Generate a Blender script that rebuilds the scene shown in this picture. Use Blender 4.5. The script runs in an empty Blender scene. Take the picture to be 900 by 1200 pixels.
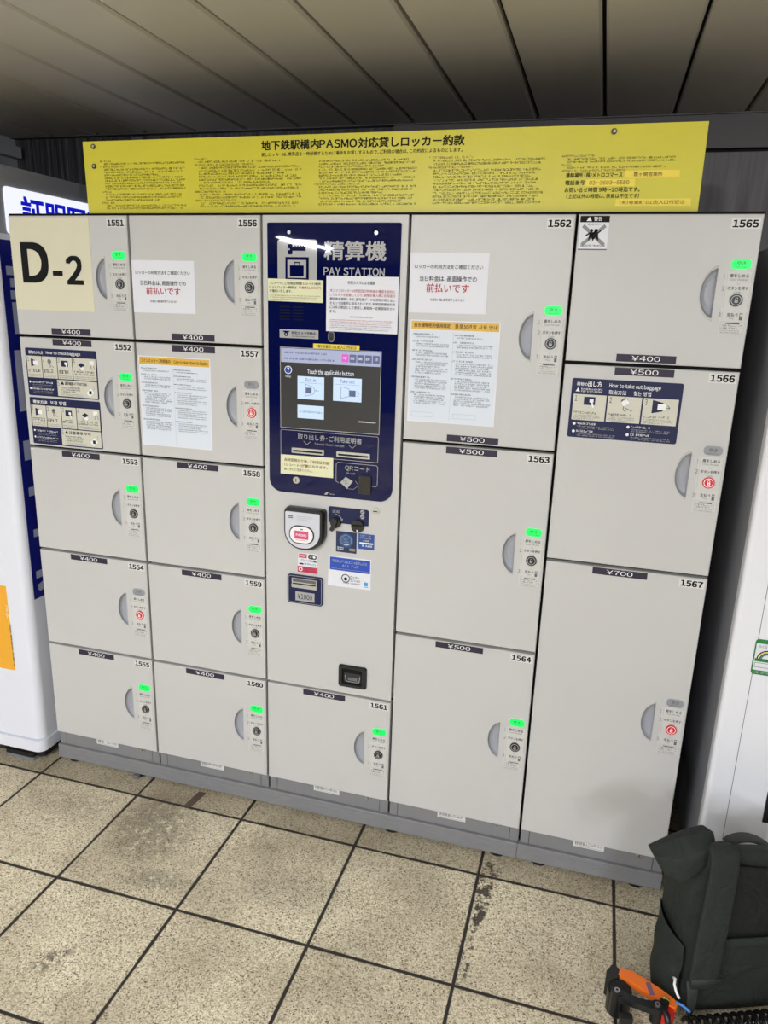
import bpy, bmesh, math, random
from mathutils import Vector, Matrix

# ------------------------------------------------------------------ camera, world, lights, exposure
SC = bpy.context.scene
COL = SC.collection
R_ = math.radians
cd = bpy.data.cameras.new('camera')
cam = bpy.data.objects.new('camera', cd)
COL.objects.link(cam)
cam.location = (1.6449, -1.8382, 1.5246)
cam.rotation_euler = (R_(74.6678), R_(-1.7906), R_(16.1826))
cd.sensor_fit = 'AUTO'
cd.sensor_width = 36.0
cd.lens = 866.7 / 1200 * 36
cd.clip_start = 0.02
SC.camera = cam

wd = bpy.data.worlds.new('station_hall')
SC.world = wd
wd.use_nodes = True
wd.node_tree.nodes['Background'].inputs[0].default_value = (0.80, 0.80, 0.79, 1)
wd.node_tree.nodes['Background'].inputs[1].default_value = 0.10

def area_lamp(name, loc, sx, sy, power, color=(0.93, 0.965, 1.05)):
    l = bpy.data.lights.new(name, 'AREA')
    l.shape = 'RECTANGLE'; l.size = sx; l.size_y = sy
    l.energy = power; l.color = color
    o = bpy.data.objects.new(name, l)
    o.location = loc
    COL.objects.link(o)
    return o
# rows of ceiling tubes running away from the lockers
area_lamp('ceiling_tube_light', (-1.17, -5.15, 2.105), 0.065, 1.3, 80)
area_lamp('ceiling_tube_light', (0.55, -3.0, 2.105), 0.05, 2.1, 56)
# added fill: strings of unseen point lights that brighten the upper locker fronts
def fill_lamp(x, y, z, power, n=3, length=2.0, color=(0.93, 0.965, 1.05)):
    for k in range(n):
        l = bpy.data.lights.new('hall_fill_light', 'POINT')
        l.energy = power / n; l.color = color; l.shadow_soft_size = 0.05
        o = bpy.data.objects.new('hall_fill_light', l)
        o.location = (x, y + length * (k / (n - 1) - 0.5), z)
        COL.objects.link(o)
fill_lamp(3.4, -4.8, 2.02, 150)
fill_lamp(0.6, -7.3, 2.02, 190)
fill_lamp(-3.6, -4.6, 2.02, 60)

SC.view_settings.view_transform = 'Standard'
SC.view_settings.look = 'None'
SC.view_settings.exposure = 0.40
SC.view_settings.gamma = 1.0
SC.view_settings.use_curve_mapping = False

# ------------------------------------------------------------------ materials
def lin(c):
    out = []
    for v in c:
        v /= 255.0
        out.append(v / 12.92 if v <= 0.04045 else ((v + 0.055) / 1.055) ** 2.4)
    return (*out, 1.0)

MATS = {}
def mat(name, rgb, rough=0.5, metal=0.0, emit=0.0, var=0.0, scale=6.0, bump=0.0, bscale=200.0, spec=0.5, coat=0.0, ebase=0.08):
    if name in MATS: return MATS[name]
    m = bpy.data.materials.new(name); m.use_nodes = True
    nt = m.node_tree; b = nt.nodes['Principled BSDF']
    c = lin(rgb)
    b.inputs['Base Color'].default_value = c
    b.inputs['Roughness'].default_value = rough
    b.inputs['Metallic'].default_value = metal
    b.inputs['Specular IOR Level'].default_value = spec
    b.inputs['Coat Weight'].default_value = coat
    b.inputs['Coat Roughness'].default_value = 0.04
    if emit:
        b.inputs['Emission Color'].default_value = c
        b.inputs['Emission Strength'].default_value = emit
        b.inputs['Base Color'].default_value = (c[0] * ebase, c[1] * ebase, c[2] * ebase, 1)
    if var or bump:
        tc = nt.nodes.new('ShaderNodeTexCoord')
    if var:
        n = nt.nodes.new('ShaderNodeTexNoise'); n.inputs['Scale'].default_value = scale; n.inputs['Detail'].default_value = 4
        nt.links.new(tc.outputs['Object'], n.inputs['Vector'])
        r = nt.nodes.new('ShaderNodeValToRGB')
        r.color_ramp.elements[0].position = 0.3; r.color_ramp.elements[1].position = 0.7
        r.color_ramp.elements[0].color = (*[v * (1 - var) for v in c[:3]], 1)
        r.color_ramp.elements[1].color = (*[min(1, v * (1 + var)) for v in c[:3]], 1)
        nt.links.new(n.outputs['Fac'], r.inputs['Fac']); nt.links.new(r.outputs['Color'], b.inputs['Base Color'])
    if bump:
        n2 = nt.nodes.new('ShaderNodeTexNoise'); n2.inputs['Scale'].default_value = bscale; n2.inputs['Detail'].default_value = 3
        nt.links.new(tc.outputs['Object'], n2.inputs['Vector'])
        bp = nt.nodes.new('ShaderNodeBump'); bp.inputs['Strength'].default_value = bump; bp.inputs['Distance'].default_value = 0.002
        nt.links.new(n2.outputs['Fac'], bp.inputs['Height']); nt.links.new(bp.outputs['Normal'], b.inputs['Normal'])
    MATS[name] = m
    return m

BEIGE = mat('beige_enamel', (196, 195, 192), 0.36, var=0.015, scale=3.0, bump=0.03, bscale=350)
GAP = mat('black_gasket', (14, 14, 15), 0.7, spec=0.2)
GREY = mat('grey_steel', (127, 127, 128), 0.42, var=0.03, scale=12)
POCKET = mat('grey_plastic_pocket', (158, 160, 166), 0.38)
LIP = mat('light_grey_lip', (190, 189, 183), 0.4)
BLACK = mat('black_ink', (10, 10, 11), 0.55, spec=0.2)
WHITE = mat('white_ink', (240, 240, 238), 0.5)
NUMBG = mat('number_sticker', (216, 215, 211), 0.4)
PLATE = mat('instruction_film', (204, 203, 198), 0.42)
PLUM = mat('plum_price_film', (54, 47, 63), 0.45, spec=0.25)
GREEN_LIT = mat('green_lamp_lit', (18, 245, 100), 0.4, emit=0.9)
GREEN_INK = mat('green_lamp_ink', (10, 130, 55), 0.5)
LAMP_OFF = mat('lamp_unlit', (146, 148, 152), 0.35)
INKGREY = mat('grey_ink', (95, 96, 98), 0.5)
RED = mat('red_ink', (178, 30, 42), 0.5)
REDBTN = mat('red_button', (205, 32, 48), 0.35, emit=0.12, ebase=0.9)
NAVY = mat('navy_print', (29, 34, 72), 0.42, spec=0.25)
PSILVER = mat('silver_under_glass', (168, 168, 166), 0.4, coat=0.9)
NAVYP = mat('navy_glossy_panel', (1, 9, 64), 0.02, spec=0.24)
SILVER = mat('silver_print', (168, 168, 166), 0.4)
PAPER = mat('white_paper', (225, 226, 232), 0.45)
PAPERB = mat('bluish_paper', (216, 224, 234), 0.45)
CREAM = mat('cream_sign', (216, 211, 184), 0.4, var=0.015, scale=8)
CREAMN = mat('pale_yellow_note', (224, 224, 184), 0.5)
ORANGEH = mat('poster_orange', (222, 176, 62), 0.45)
SIGNBG = mat('sign_panel_cream', (206, 204, 188), 0.4)
YELLOW = mat('yellow_board', (208, 198, 42), 0.36, var=0.03, scale=5)
YSTRIP = mat('bright_yellow_strip', (240, 214, 60), 0.4)
BROWNINK = mat('maroon_ink', (120, 62, 30), 0.5)
CHROME = mat('brushed_chrome', (188, 188, 186), 0.28, metal=0.85)
DARKP = mat('black_plastic', (24, 25, 27), 0.33)
DARKM = mat('black_rubber', (14, 14, 15), 0.6)
BOOTHW = mat('white_booth_enamel', (226, 228, 236), 0.33, var=0.01, scale=3)
BOOTHB = mat('booth_blue_film', (10, 20, 120), 0.3)
BOOTHG = mat('booth_grey_top', (150, 152, 156), 0.4)
SIGNLIT = mat('lit_sign_face', (235, 238, 255), 0.4, emit=0.82)
SIGNBLUE = mat('lit_sign_blue', (12, 22, 190), 0.4, emit=0.72)
ORANGEP = mat('booth_orange_film', (238, 172, 48), 0.4)
VMW = mat('white_vending_enamel', (232, 233, 237), 0.3, var=0.01, scale=2)
VMG = mat('grey_vending_side', (150, 151, 155), 0.4)
VGREEN = mat('green_sticker', (28, 120, 62), 0.4)
BAG = mat('dark_green_nylon', (37, 42, 39), 0.7, spec=0.3, var=0.10, scale=9, bump=0.35, bscale=700)
BAGD = mat('dark_nylon_back', (23, 26, 24), 0.7, spec=0.3, var=0.08, scale=10, bump=0.3, bscale=800)
BAGW = mat('nylon_webbing', (44, 48, 46), 0.6, bump=0.5, bscale=900)
for m_ in (BAG, BAGD):
    nt_ = m_.node_tree; b_ = nt_.nodes['Principled BSDF']
    tc_ = nt_.nodes.new('ShaderNodeTexCoord'); no_ = nt_.nodes.new('ShaderNodeTexNoise'); no_.inputs['Scale'].default_value = 16; no_.inputs['Detail'].default_value = 3; no_.inputs['Distortion'].default_value = 1.2
    nt_.links.new(tc_.outputs['Object'], no_.inputs['Vector'])
    bm_ = nt_.nodes.new('ShaderNodeBump'); bm_.inputs['Strength'].default_value = 0.55; bm_.inputs['Distance'].default_value = 0.012
    old_ = b_.inputs['Normal'].links[0].from_node
    nt_.links.new(no_.outputs['Fac'], bm_.inputs['Height']); nt_.links.new(old_.outputs['Normal'], bm_.inputs['Normal']); nt_.links.new(bm_.outputs['Normal'], b_.inputs['Normal'])
ORANGE = mat('orange_plastic', (246, 120, 40), 0.4)

# ------------------------------------------------------------------ mesh builder
class Fr:
    def __init__(s, o, r, u):
        s.o = Vector(o); s.r = Vector(r).normalized(); s.u = Vector(u).normalized(); s.n = s.r.cross(s.u)
    def p(s, a, b, c=0.0):
        return s.o + s.r * a + s.u * b + s.n * c
FRONT = Fr((0, 0, 0), (1, 0, 0), (0, 0, 1))            # n = -y, towards the camera

CHARS = {}; GLYPH = {}
def char_mesh(ch, res):
    """one glyph of the built-in sans face as flat polygons, in em units"""
    k = (ch, res)
    if k in CHARS: return CHARS[k]
    c = bpy.data.curves.new('glyph', 'FONT')
    c.body = ch; c.size = 1.0; c.resolution_u = res
    o = bpy.data.objects.new('glyph', c); COL.objects.link(o)
    bpy.context.view_layer.update()
    me = bpy.data.meshes.new_from_object(o.evaluated_get(bpy.context.evaluated_depsgraph_get()))
    CHARS[k] = ([(v.co.x, v.co.y) for v in me.vertices], [tuple(p.vertices) for p in me.polygons])
    bpy.data.objects.remove(o); bpy.data.curves.remove(c); bpy.data.meshes.remove(me)
    return CHARS[k]
def span(vs): return min(v[0] for v in vs), max(v[0] for v in vs)
_a = span(char_mesh('国国', 2)[0]); _b = span(char_mesh('国', 2)[0])
EM = (_a[1] - _a[0]) - (_b[1] - _b[0])
def glyphs(body, bold=0.0, res=3):
    """lay a line of writing out; latin letters use the wide forms of the same face, closely set"""
    k = (body, bold, res)
    if k in GLYPH: return GLYPH[k]
    vs = []; fs = []; x = 0.0
    for ch in body:
        if ch == ' ': x += EM * 0.30; continue
        latin = 0x21 <= ord(ch) <= 0x7e or ch == '¥'
        g = '￥' if ch == '¥' else (chr(ord(ch) + 0xFEE0) if latin else ch)
        gv, gf = char_mesh(g, res)
        if not gv: x += EM * 0.5; continue
        if latin:
            a, b_ = span(gv); off = x - a; adv = (b_ - a) + EM * (0.085 + bold * 1.2)
        else:
            off = x; adv = EM * (0.55 if ch in '・、。' else 1.0)
            if ch in '・': off -= EM * .22
        for lay, (dx, dy) in enumerate(((0, 0),) if not bold else ((-bold, -bold * .7), (bold, -bold * .7), (-bold, bold * .7), (bold, bold * .7), (0, 0))):
            n = len(vs)
            vs += [(p + off + dx * EM, q_ + dy * EM, lay * 0.00005) for p, q_ in gv]; fs += [tuple(n + i for i in f) for f in gf]
        x += adv
    x0, x1 = span(vs); y0 = min(v[1] for v in vs); y1 = max(v[1] for v in vs)
    GLYPH[k] = ([((p - x0) / (x1 - x0), (q_ - y0) / (y1 - y0), e) for p, q_, e in vs], fs, (x1 - x0) / (y1 - y0))
    return GLYPH[k]

RNG = random.Random(7)
class MB:
    def __init__(s):
        s.v = []; s.f = []; s.mi = []; s.sm = []; s.mats = []
    def m(s, m):
        if m not in s.mats: s.mats.append(m)
        return s.mats.index(m)
    def add(s, vs, fs, m, smooth=False):
        b = len(s.v); k = s.m(m)
        s.v += [tuple(v) for v in vs]
        for f in fs:
            s.f.append([b + i for i in f]); s.mi.append(k); s.sm.append(smooth)
        return s
    def box(s, x0, x1, y0, y1, z0, z1, m):
        v = [(x, y, z) for x in (x0, x1) for y in (y0, y1) for z in (z0, z1)]
        return s.add(v, [(0, 1, 3, 2), (4, 6, 7, 5), (0, 4, 5, 1), (2, 3, 7, 6), (0, 2, 6, 4), (1, 5, 7, 3)], m)
    def slab(s, fr, out, d0, d1, m, ms=None, smooth=False):
        n = len(out)
        s.add([fr.p(a, b, d1) for a, b in out], [list(range(n))], m)
        s.add([fr.p(a, b, d0) for a, b in out], [list(range(n))[::-1]], ms or m)
        vs = [fr.p(a, b, d0) for a, b in out] + [fr.p(a, b, d1) for a, b in out]
        s.add(vs, [(i, (i + 1) % n, n + (i + 1) % n, n + i) for i in range(n)], ms or m, smooth)
        return s
    def rect(s, fr, x0, x1, z0, z1, d0, d1, m, ms=None):
        return s.slab(fr, [(x0, z0), (x1, z0), (x1, z1), (x0, z1)], d0, d1, m, ms)
    def flat(s, fr, out, d, m):
        return s.add([fr.p(a, b, d) for a, b in out], [list(range(len(out)))], m)
    def q(s, fr, x0, x1, z0, z1, d, m):
        return s.flat(fr, [(x0, z0), (x1, z0), (x1, z1), (x0, z1)], d, m)
    def text(s, fr, body, x0, x1, z0, z1, d, m, bold=0.0, keep=False, res=3):
        vs, fs, asp = glyphs(body, bold, res)
        if keep:                                         # keep aspect: fit height, centre in the box
            w = min((z1 - z0) * asp, x1 - x0); c = (x0 + x1) / 2; x0, x1 = c - w / 2, c + w / 2
        return s.add([fr.p(x0 + a * (x1 - x0), z0 + b * (z1 - z0), d + e) for a, b, e in vs], fs, m)
    def line(s, fr, pts, w, d, m, closed=False):
        n = len(pts)
        for i in range(n if closed else n - 1):
            a = Vector(pts[i]); b = Vector(pts[(i + 1) % n]); t = b - a
            if t.length < 1e-9: continue
            t.normalize(); p = Vector((-t.y, t.x)) * w / 2; e = t * w * 0.4
            s.flat(fr, [a - e - p, b + e - p, b + e + p, a - e + p], d + (i % 2) * 0.00004, m)
        return s
    def frame(s, fr, x0, x1, z0, z1, w, d, m, r=0.0):
        return s.line(fr, rr(x0, x1, z0, z1, r) if r else [(x0, z0), (x1, z0), (x1, z1), (x0, z1)], w, d, m, True)
    def disc(s, fr, cx, cz, r, d, m, n=28, rz=None):
        rz = rz or r
        return s.flat(fr, [(cx + r * math.cos(2 * math.pi * i / n), cz + rz * math.sin(2 * math.pi * i / n)) for i in range(n)], d, m)
    def ring(s, fr, cx, cz, r0, r1, d, m, n=28, rz=1.0):
        v = []
        for r in (r0, r1): v += [fr.p(cx + r * math.cos(2 * math.pi * i / n), cz + r * rz * math.sin(2 * math.pi * i / n), d) for i in range(n)]
        return s.add(v, [(i, (i + 1) % n, n + (i + 1) % n, n + i) for i in range(n)], m)
    def cyl(s, fr, cx, cz, r, d0, d1, m, n=28, ms=None, r1=None):
        c0 = [(cx + r * math.cos(2 * math.pi * i / n), cz + r * math.sin(2 * math.pi * i / n)) for i in range(n)]
        r1 = r1 or r
        c1 = [(cx + r1 * math.cos(2 * math.pi * i / n), cz + r1 * math.sin(2 * math.pi * i / n)) for i in range(n)]
        s.add([fr.p(a, b, d1) for a, b in c1], [list(range(n))], m)
        s.add([fr.p(a, b, d0) for a, b in c0], [list(range(n))[::-1]], ms or m)
        s.add([fr.p(a, b, d0) for a, b in c0] + [fr.p(a, b, d1) for a, b in c1],
              [(i, (i + 1) % n, n + (i + 1) % n, n + i) for i in range(n)], ms or m, True)
        return s
    def greek(s, fr, x0, x1, z0, z1, rows, d, m, dens=0.62, ragged=0.35, latin=False):
        """fine print too small to read in the photograph: loose stroke marks, no letters"""
        h = (z1 - z0) / rows
        for r in range(rows):
            ch = h * (0.62 if not latin else 0.42); zb = z1 - (r + 1) * h + h * 0.2
            end = x1 - (x1 - x0) * (RNG.random() * ragged if (r % 3 == 2 or rows == 1) else RNG.random() * 0.06)
            x = x0; cw = ch * (1.0 if not latin else 0.62)
            while x + cw <= end + 1e-6:
                if RNG.random() < 0.93:
                    t = ch * 0.15; w = cw * 0.86
                    for k in (0, 1, 2):
                        if RNG.random() < dens:
                            zz = zb + ch * (0.05 + 0.42 * k); s.q(fr, x, x + w, zz, zz + t, d, m)
                    if RNG.random() < dens:
                        xx = x + w * RNG.choice((0.1, 0.45, 0.8)); s.q(fr, xx, xx + t, zb, zb + ch, d + 0.00004, m)
                    if RNG.random() < dens * 0.7:
                        xx = x + w * RNG.choice((0.0, 0.6)); s.q(fr, xx, xx + t, zb, zb + ch * 0.8, d + 0.00008, m)
                x += cw
        return s
    def sweep(s, pts, rad, m, seg=10, smooth=True, cap=True):
        pts = [Vector(p) for p in pts]; n = len(pts)
        rads = rad if isinstance(rad, (list, tuple)) else [rad] * n
        vs = []; up = Vector((0, 0, 1))
        t0 = (pts[1] - pts[0]).normalized()
        nrm = t0.orthogonal().normalized()
        for i in range(n):
            t = (pts[min(i + 1, n - 1)] - pts[max(i - 1, 0)]).normalized()
            nrm = (nrm - t * nrm.dot(t)).normalized(); bn = t.cross(nrm)
            for k in range(seg):
                a = 2 * math.pi * k / seg
                vs.append(pts[i] + (nrm * math.cos(a) + bn * math.sin(a)) * rads[i])
        fs = [(i * seg + k, i * seg + (k + 1) % seg, (i + 1) * seg + (k + 1) % seg, (i + 1) * seg + k) for i in range(n - 1) for k in range(seg)]
        if cap: fs += [list(range(seg))[::-1], [(n - 1) * seg + k for k in range(seg)]]
        return s.add(vs, fs, m, smooth)
    def ribbon(s, pts, wv, nv, w, t, m, smooth=True):
        """strap: path pts, across-vectors wv, normals nv, widths w, thickness t (rounded edges)"""
        n = len(pts); vs = []
        prof = [(-0.5, -0.3), (-0.47, -0.5), (0.47, -0.5), (0.5, -0.3), (0.5, 0.3), (0.47, 0.5), (0.2, 0.62), (-0.2, 0.62), (-0.47, 0.5), (-0.5, 0.3)]
        for i in range(n):
            W = w[i] if isinstance(w, (list, tuple)) else w
            a = wv[i] if isinstance(wv, list) else wv; b = nv[i] if isinstance(nv, list) else nv
            for x, y in prof: vs.append(Vector(pts[i]) + Vector(a) * x * W + Vector(b) * y * t)
        k = len(prof)
        fs = [(i * k + j, i * k + (j + 1) % k, (i + 1) * k + (j + 1) % k, (i + 1) * k + j) for i in range(n - 1) for j in range(k)]
        fs += [list(range(k))[::-1], [(n - 1) * k + j for j in range(k)]]
        return s.add(vs, fs, m, smooth)
    def mesh(s, name, centre, recalc=False):
        me = bpy.data.meshes.new(name)
        me.from_pydata([tuple(Vector(v) - centre) for v in s.v], [], s.f)
        for m in s.mats: me.materials.append(m)
        for p, k, sm in zip(me.polygons, s.mi, s.sm): p.material_index = k; p.use_smooth = sm
        me.update()
        return me
    def build(s, name, parent=None, label=None, cat=None, group=None, kind=None, base=False):
        lo = Vector([min(v[i] for v in s.v) for i in range(3)]); hi = Vector([max(v[i] for v in s.v) for i in range(3)])
        c = (lo + hi) / 2
        if base: c.z = lo.z
        o = bpy.data.objects.new(name, s.mesh(name, c)); COL.objects.link(o)
        if parent is not None:
            o.parent = parent
            w = Vector(parent.location); p = parent.parent
            while p is not None: w += Vector(p.location); p = p.parent
            o.location = c - w
        else:
            o.location = c
        tag(o, label, cat, group, kind)
        return o

def tag(o, label=None, cat=None, group=None, kind=None):
    if label: o['label'] = label
    if cat: o['category'] = cat
    if group: o['group'] = group
    if kind: o['kind'] = kind

def empty(name, loc, label, cat, group=None):
    o = bpy.data.objects.new(name, None); COL.objects.link(o)
    o.location = loc; o.empty_display_size = 0.1
    tag(o, label, cat, group)
    return o

def rr(x0, x1, z0, z1, r, n=6):
    r = r if isinstance(r, (list, tuple)) else (r, r, r, r)     # bl, br, tr, tl
    out = []
    for (cx, cz, a0, q) in ((x0 + r[0], z0 + r[0], 180, r[0]), (x1 - r[1], z0 + r[1], 270, r[1]), (x1 - r[2], z1 - r[2], 0, r[2]), (x0 + r[3], z1 - r[3], 90, r[3])):
        if q <= 0: out.append((cx, cz)); continue
        for i in range(n + 1):
            a = R_(a0 + 90 * i / n); out.append((cx + q * math.cos(a), cz + q * math.sin(a)))
    return out

def bevel(o, w, seg=2, ang=40):
    b = o.modifiers.new('bevel', 'BEVEL'); b.width = w; b.segments = seg; b.limit_method = 'ANGLE'; b.angle_limit = R_(ang)

# ------------------------------------------------------------------ setting: floor, walls, ceiling
def node_math(nt, op, a, b=None, c=None):
    n = nt.nodes.new('ShaderNodeMath'); n.operation = op
    for i, v in enumerate((a, b, c)):
        if v is None: continue
        if isinstance(v, (int, float)): n.inputs[i].default_value = v
        else: nt.links.new(v, n.inputs[i])
    return n.outputs[0]

def floor_material():
    m = bpy.data.materials.new('terrazzo_tiles'); m.use_nodes = True
    nt = m.node_tree; b = nt.nodes['Principled BSDF']; L = nt.links.new
    geo = nt.nodes.new('ShaderNodeNewGeometry')
    sep = nt.nodes.new('ShaderNodeSeparateXYZ'); L(geo.outputs['Position'], sep.inputs[0])
    X, Y = sep.outputs[0], sep.outputs[1]
    wob = nt.nodes.new('ShaderNodeTexNoise'); wob.inputs['Scale'].default_value = 9; L(geo.outputs['Position'], wob.inputs['Vector'])
    wv = node_math(nt, 'MULTIPLY', node_math(nt, 'SUBTRACT', wob.outputs['Fac'], 0.5), 0.004)
    def dist(v, off, pitch):
        t = node_math(nt, 'ADD', node_math(nt, 'DIVIDE', node_math(nt, 'SUBTRACT', v, off), pitch), 500.0)
        fr = node_math(nt, 'FRACT', t)
        return node_math(nt, 'MULTIPLY', node_math(nt, 'MINIMUM', fr, node_math(nt, 'SUBTRACT', 1.0, fr)), pitch), node_math(nt, 'FLOOR', t)
    dx, ix = dist(X, -0.004, 0.3664); dy, iy = dist(Y, -0.083, 0.3715)
    d = node_math(nt, 'ADD', node_math(nt, 'MINIMUM', dx, dy), wv)
    mr = nt.nodes.new('ShaderNodeMapRange'); mr.interpolation_type = 'SMOOTHSTEP'
    mr.inputs['From Min'].default_value = 0.0030; mr.inputs['From Max'].default_value = 0.0058
    L(d, mr.inputs['Value']); tile = mr.outputs[0]
    # speckled aggregate
    def ramp(src, stops):
        r = nt.nodes.new('ShaderNodeValToRGB'); e = r.color_ramp.elements
        while len(e) < len(stops): e.new(0.5)
        for k, (p, c) in enumerate(stops): e[k].position = p; e[k].color = c
        L(src, r.inputs['Fac']); return r.outputs['Color']
    def mix(f, a, c):
        n = nt.nodes.new('ShaderNodeMix'); n.data_type = 'RGBA'
        if isinstance(f, (int, float)): n.inputs[0].default_value = f
        else: L(f, n.inputs[0])
        for i, v in ((6, a), (7, c)):
            if isinstance(v, tuple): n.inputs[i].default_value = v
            else: L(v, n.inputs[i])
        return n.outputs[2]
    def chips(scale, stops):
        v = nt.nodes.new('ShaderNodeTexVoronoi'); v.inputs['Scale'].default_value = scale; L(geo.outputs['Position'], v.inputs['Vector'])
        sc = nt.nodes.new('ShaderNodeSeparateColor'); L(v.outputs['Color'], sc.inputs[0])
        return ramp(sc.outputs[0], stops), sc.outputs[1], v.outputs['Distance']
    base, _, _ = chips(330, [(0.0, lin((156, 141, 112))), (0.22, lin((198, 185, 154))), (0.6, lin((229, 217, 186))), (1.0, lin((250, 243, 219)))])
    _, pick, dd_ = chips(170, [(0, (0, 0, 0, 1)), (1, (1, 1, 1, 1))])
    dark = node_math(nt, 'MULTIPLY', node_math(nt, 'GREATER_THAN', pick, 0.80), node_math(nt, 'LESS_THAN', dd_, 0.36))
    col = mix(node_math(nt, 'MULTIPLY', dark, 0.82), base, lin((58, 48, 36)))
    # grime clouds and scuffs with a shape of their own
    n4 = nt.nodes.new('ShaderNodeTexNoise'); n4.inputs['Scale'].default_value = 3.2; n4.inputs['Detail'].default_value = 5; L(geo.outputs['Position'], n4.inputs['Vector'])
    grime = ramp(n4.outputs['Fac'], [(0.42, (0, 0, 0, 1)), (0.72, (1, 1, 1, 1))])
    col = mix(node_math(nt, 'MULTIPLY', grime, 0.5), col, lin((118, 102, 78)))
    n5 = nt.nodes.new('ShaderNodeTexNoise'); n5.inputs['Scale'].default_value = 38; n5.inputs['Detail'].default_value = 6; n5.inputs['Roughness'].default_value = 0.7; L(geo.outputs['Position'], n5.inputs['Vector'])
    def blob(cx, cy, rx, ry, rot, soft, thr, strength):
        c, s_ = math.cos(rot), math.sin(rot)
        ax = node_math(nt, 'SUBTRACT', X, cx); ay = node_math(nt, 'SUBTRACT', Y, cy)
        u = node_math(nt, 'DIVIDE', node_math(nt, 'ADD', node_math(nt, 'MULTIPLY', ax, c), node_math(nt, 'MULTIPLY', ay, s_)), rx)
        v = node_math(nt, 'DIVIDE', node_math(nt, 'SUBTRACT', node_math(nt, 'MULTIPLY', ay, c), node_math(nt, 'MULTIPLY', ax, s_)), ry)
        rr_ = node_math(nt, 'ADD', node_math(nt, 'MULTIPLY', u, u), node_math(nt, 'MULTIPLY', v, v))
        q = nt.nodes.new('ShaderNodeMapRange'); q.inputs['From Min'].default_value = 1.0; q.inputs['From Max'].default_value = 1.0 - soft
        L(rr_, q.inputs['Value'])
        k = nt.nodes.new('ShaderNodeMapRange'); k.inputs['From Min'].default_value = thr; k.inputs['From Max'].default_value = thr + 0.05
        L(n5.outputs['Fac'], k.inputs['Value'])
        return node_math(nt, 'MULTIPLY', node_math(nt, 'MULTIPLY', q.outputs[0], k.outputs[0]), strength)
    for args in [(1.486, -0.15, 0.024, 0.13, 0.0, 0.35, 0.47, 0.92), (1.474, -0.34, 0.020, 0.13, 0.0, 0.5, 0.52, 0.85), (1.50, -0.045, 0.03, 0.05, 0, 0.4, 0.5, 0.8),
                 (0.53, -0.68, 0.028, 0.075, -0.5, 0.8, 0.48, 0.7), (0.50, -0.20, 0.15, 0.17, 0.3, 1.0, 0.42, 0.5), (1.0, -0.30, 0.16, 0.09, 0.2, 1.0, 0.40, 0.25), (0.62, -0.38, 0.12, 0.05, 0.1, 1.0, 0.42, 0.4), (0.2, -0.2, 0.15, 0.1, 0, 1.0, 0.45, 0.25), (0.86, -0.17, 0.03, 0.02, 0, 0.9, 0.5, 0.5)]:
        col = mix(blob(*args), col, lin((48, 40, 36)))
    # every tile a shade of its own; the cut row along the plinth is darker
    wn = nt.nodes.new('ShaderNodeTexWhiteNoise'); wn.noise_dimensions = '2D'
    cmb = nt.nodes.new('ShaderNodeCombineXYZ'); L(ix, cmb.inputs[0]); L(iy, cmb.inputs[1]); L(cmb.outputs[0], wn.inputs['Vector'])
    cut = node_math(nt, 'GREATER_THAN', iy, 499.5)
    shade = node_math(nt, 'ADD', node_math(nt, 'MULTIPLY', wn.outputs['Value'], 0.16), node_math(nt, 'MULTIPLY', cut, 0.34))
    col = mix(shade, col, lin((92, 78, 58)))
    col = mix(tile, lin((50, 44, 40)), col)
    L(col, b.inputs['Base Color'])
    b.inputs['Roughness'].default_value = 0.48
    b.inputs['Specular IOR Level'].default_value = 0.3
    bp = nt.nodes.new('ShaderNodeBump'); bp.inputs['Strength'].default_value = 0.5; bp.inputs['Distance'].default_value = 0.004
    L(tile, bp.inputs['Height']); L(bp.outputs['Normal'], b.inputs['Normal'])
    return m

XA, XB, YA, YB, CZ = -6.0, 7.0, -9.0, 0.80, 2.119
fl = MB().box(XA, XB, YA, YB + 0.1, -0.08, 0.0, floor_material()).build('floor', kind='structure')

def streak_material(name, rgb, rgb2, sx, sz, rough, bump):
    m = bpy.data.materials.new(name); m.use_nodes = True
    nt = m.node_tree; b = nt.nodes['Principled BSDF']; L = nt.links.new
    geo = nt.nodes.new('ShaderNodeNewGeometry')
    mp = nt.nodes.new('ShaderNodeMapping'); mp.inputs['Scale'].default_value = (sx, sx, sz); L(geo.outputs['Position'], mp.inputs['Vector'])
    n = nt.nodes.new('ShaderNodeTexNoise'); n.inputs['Scale'].default_value = 1.0; n.inputs['Detail'].default_value = 4; L(mp.outputs[0], n.inputs['Vector'])
    r = nt.nodes.new('ShaderNodeValToRGB'); r.color_ramp.elements[0].position = 0.35; r.color_ramp.elements[1].position = 0.65
    r.color_ramp.elements[0].color = lin(rgb); r.color_ramp.elements[1].color = lin(rgb2)
    L(n.outputs['Fac'], r.inputs['Fac']); L(r.outputs['Color'], b.inputs['Base Color'])
    bp = nt.nodes.new('ShaderNodeBump'); bp.inputs['Strength'].default_value = bump; bp.inputs['Distance'].default_value = 0.01
    L(n.outputs['Fac'], bp.inputs['Height']); L(bp.outputs['Normal'], b.inputs['Normal'])
    b.inputs['Roughness'].default_value = rough
    return m
WALLM = streak_material('brushed_brown_wall', (78, 73, 72), (106, 100, 98), 55, 3, 0.5, 0.2)
WALLL = streak_material('ribbed_dark_wall', (16, 16, 18), (62, 60, 62), 70, 1.2, 0.5, 0.7)
FASC = mat('dark_brown_fascia', (74, 67, 64), 0.5, var=0.06, scale=4)
w = MB()
w.box(0.9, XB, YB, YB + 0.1, 0, 2.016, WALLM)
w.box(XA, 0.9, YB, YB + 0.1, 0, CZ, WALLL)
w.build('wall_back', kind='structure')
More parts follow.
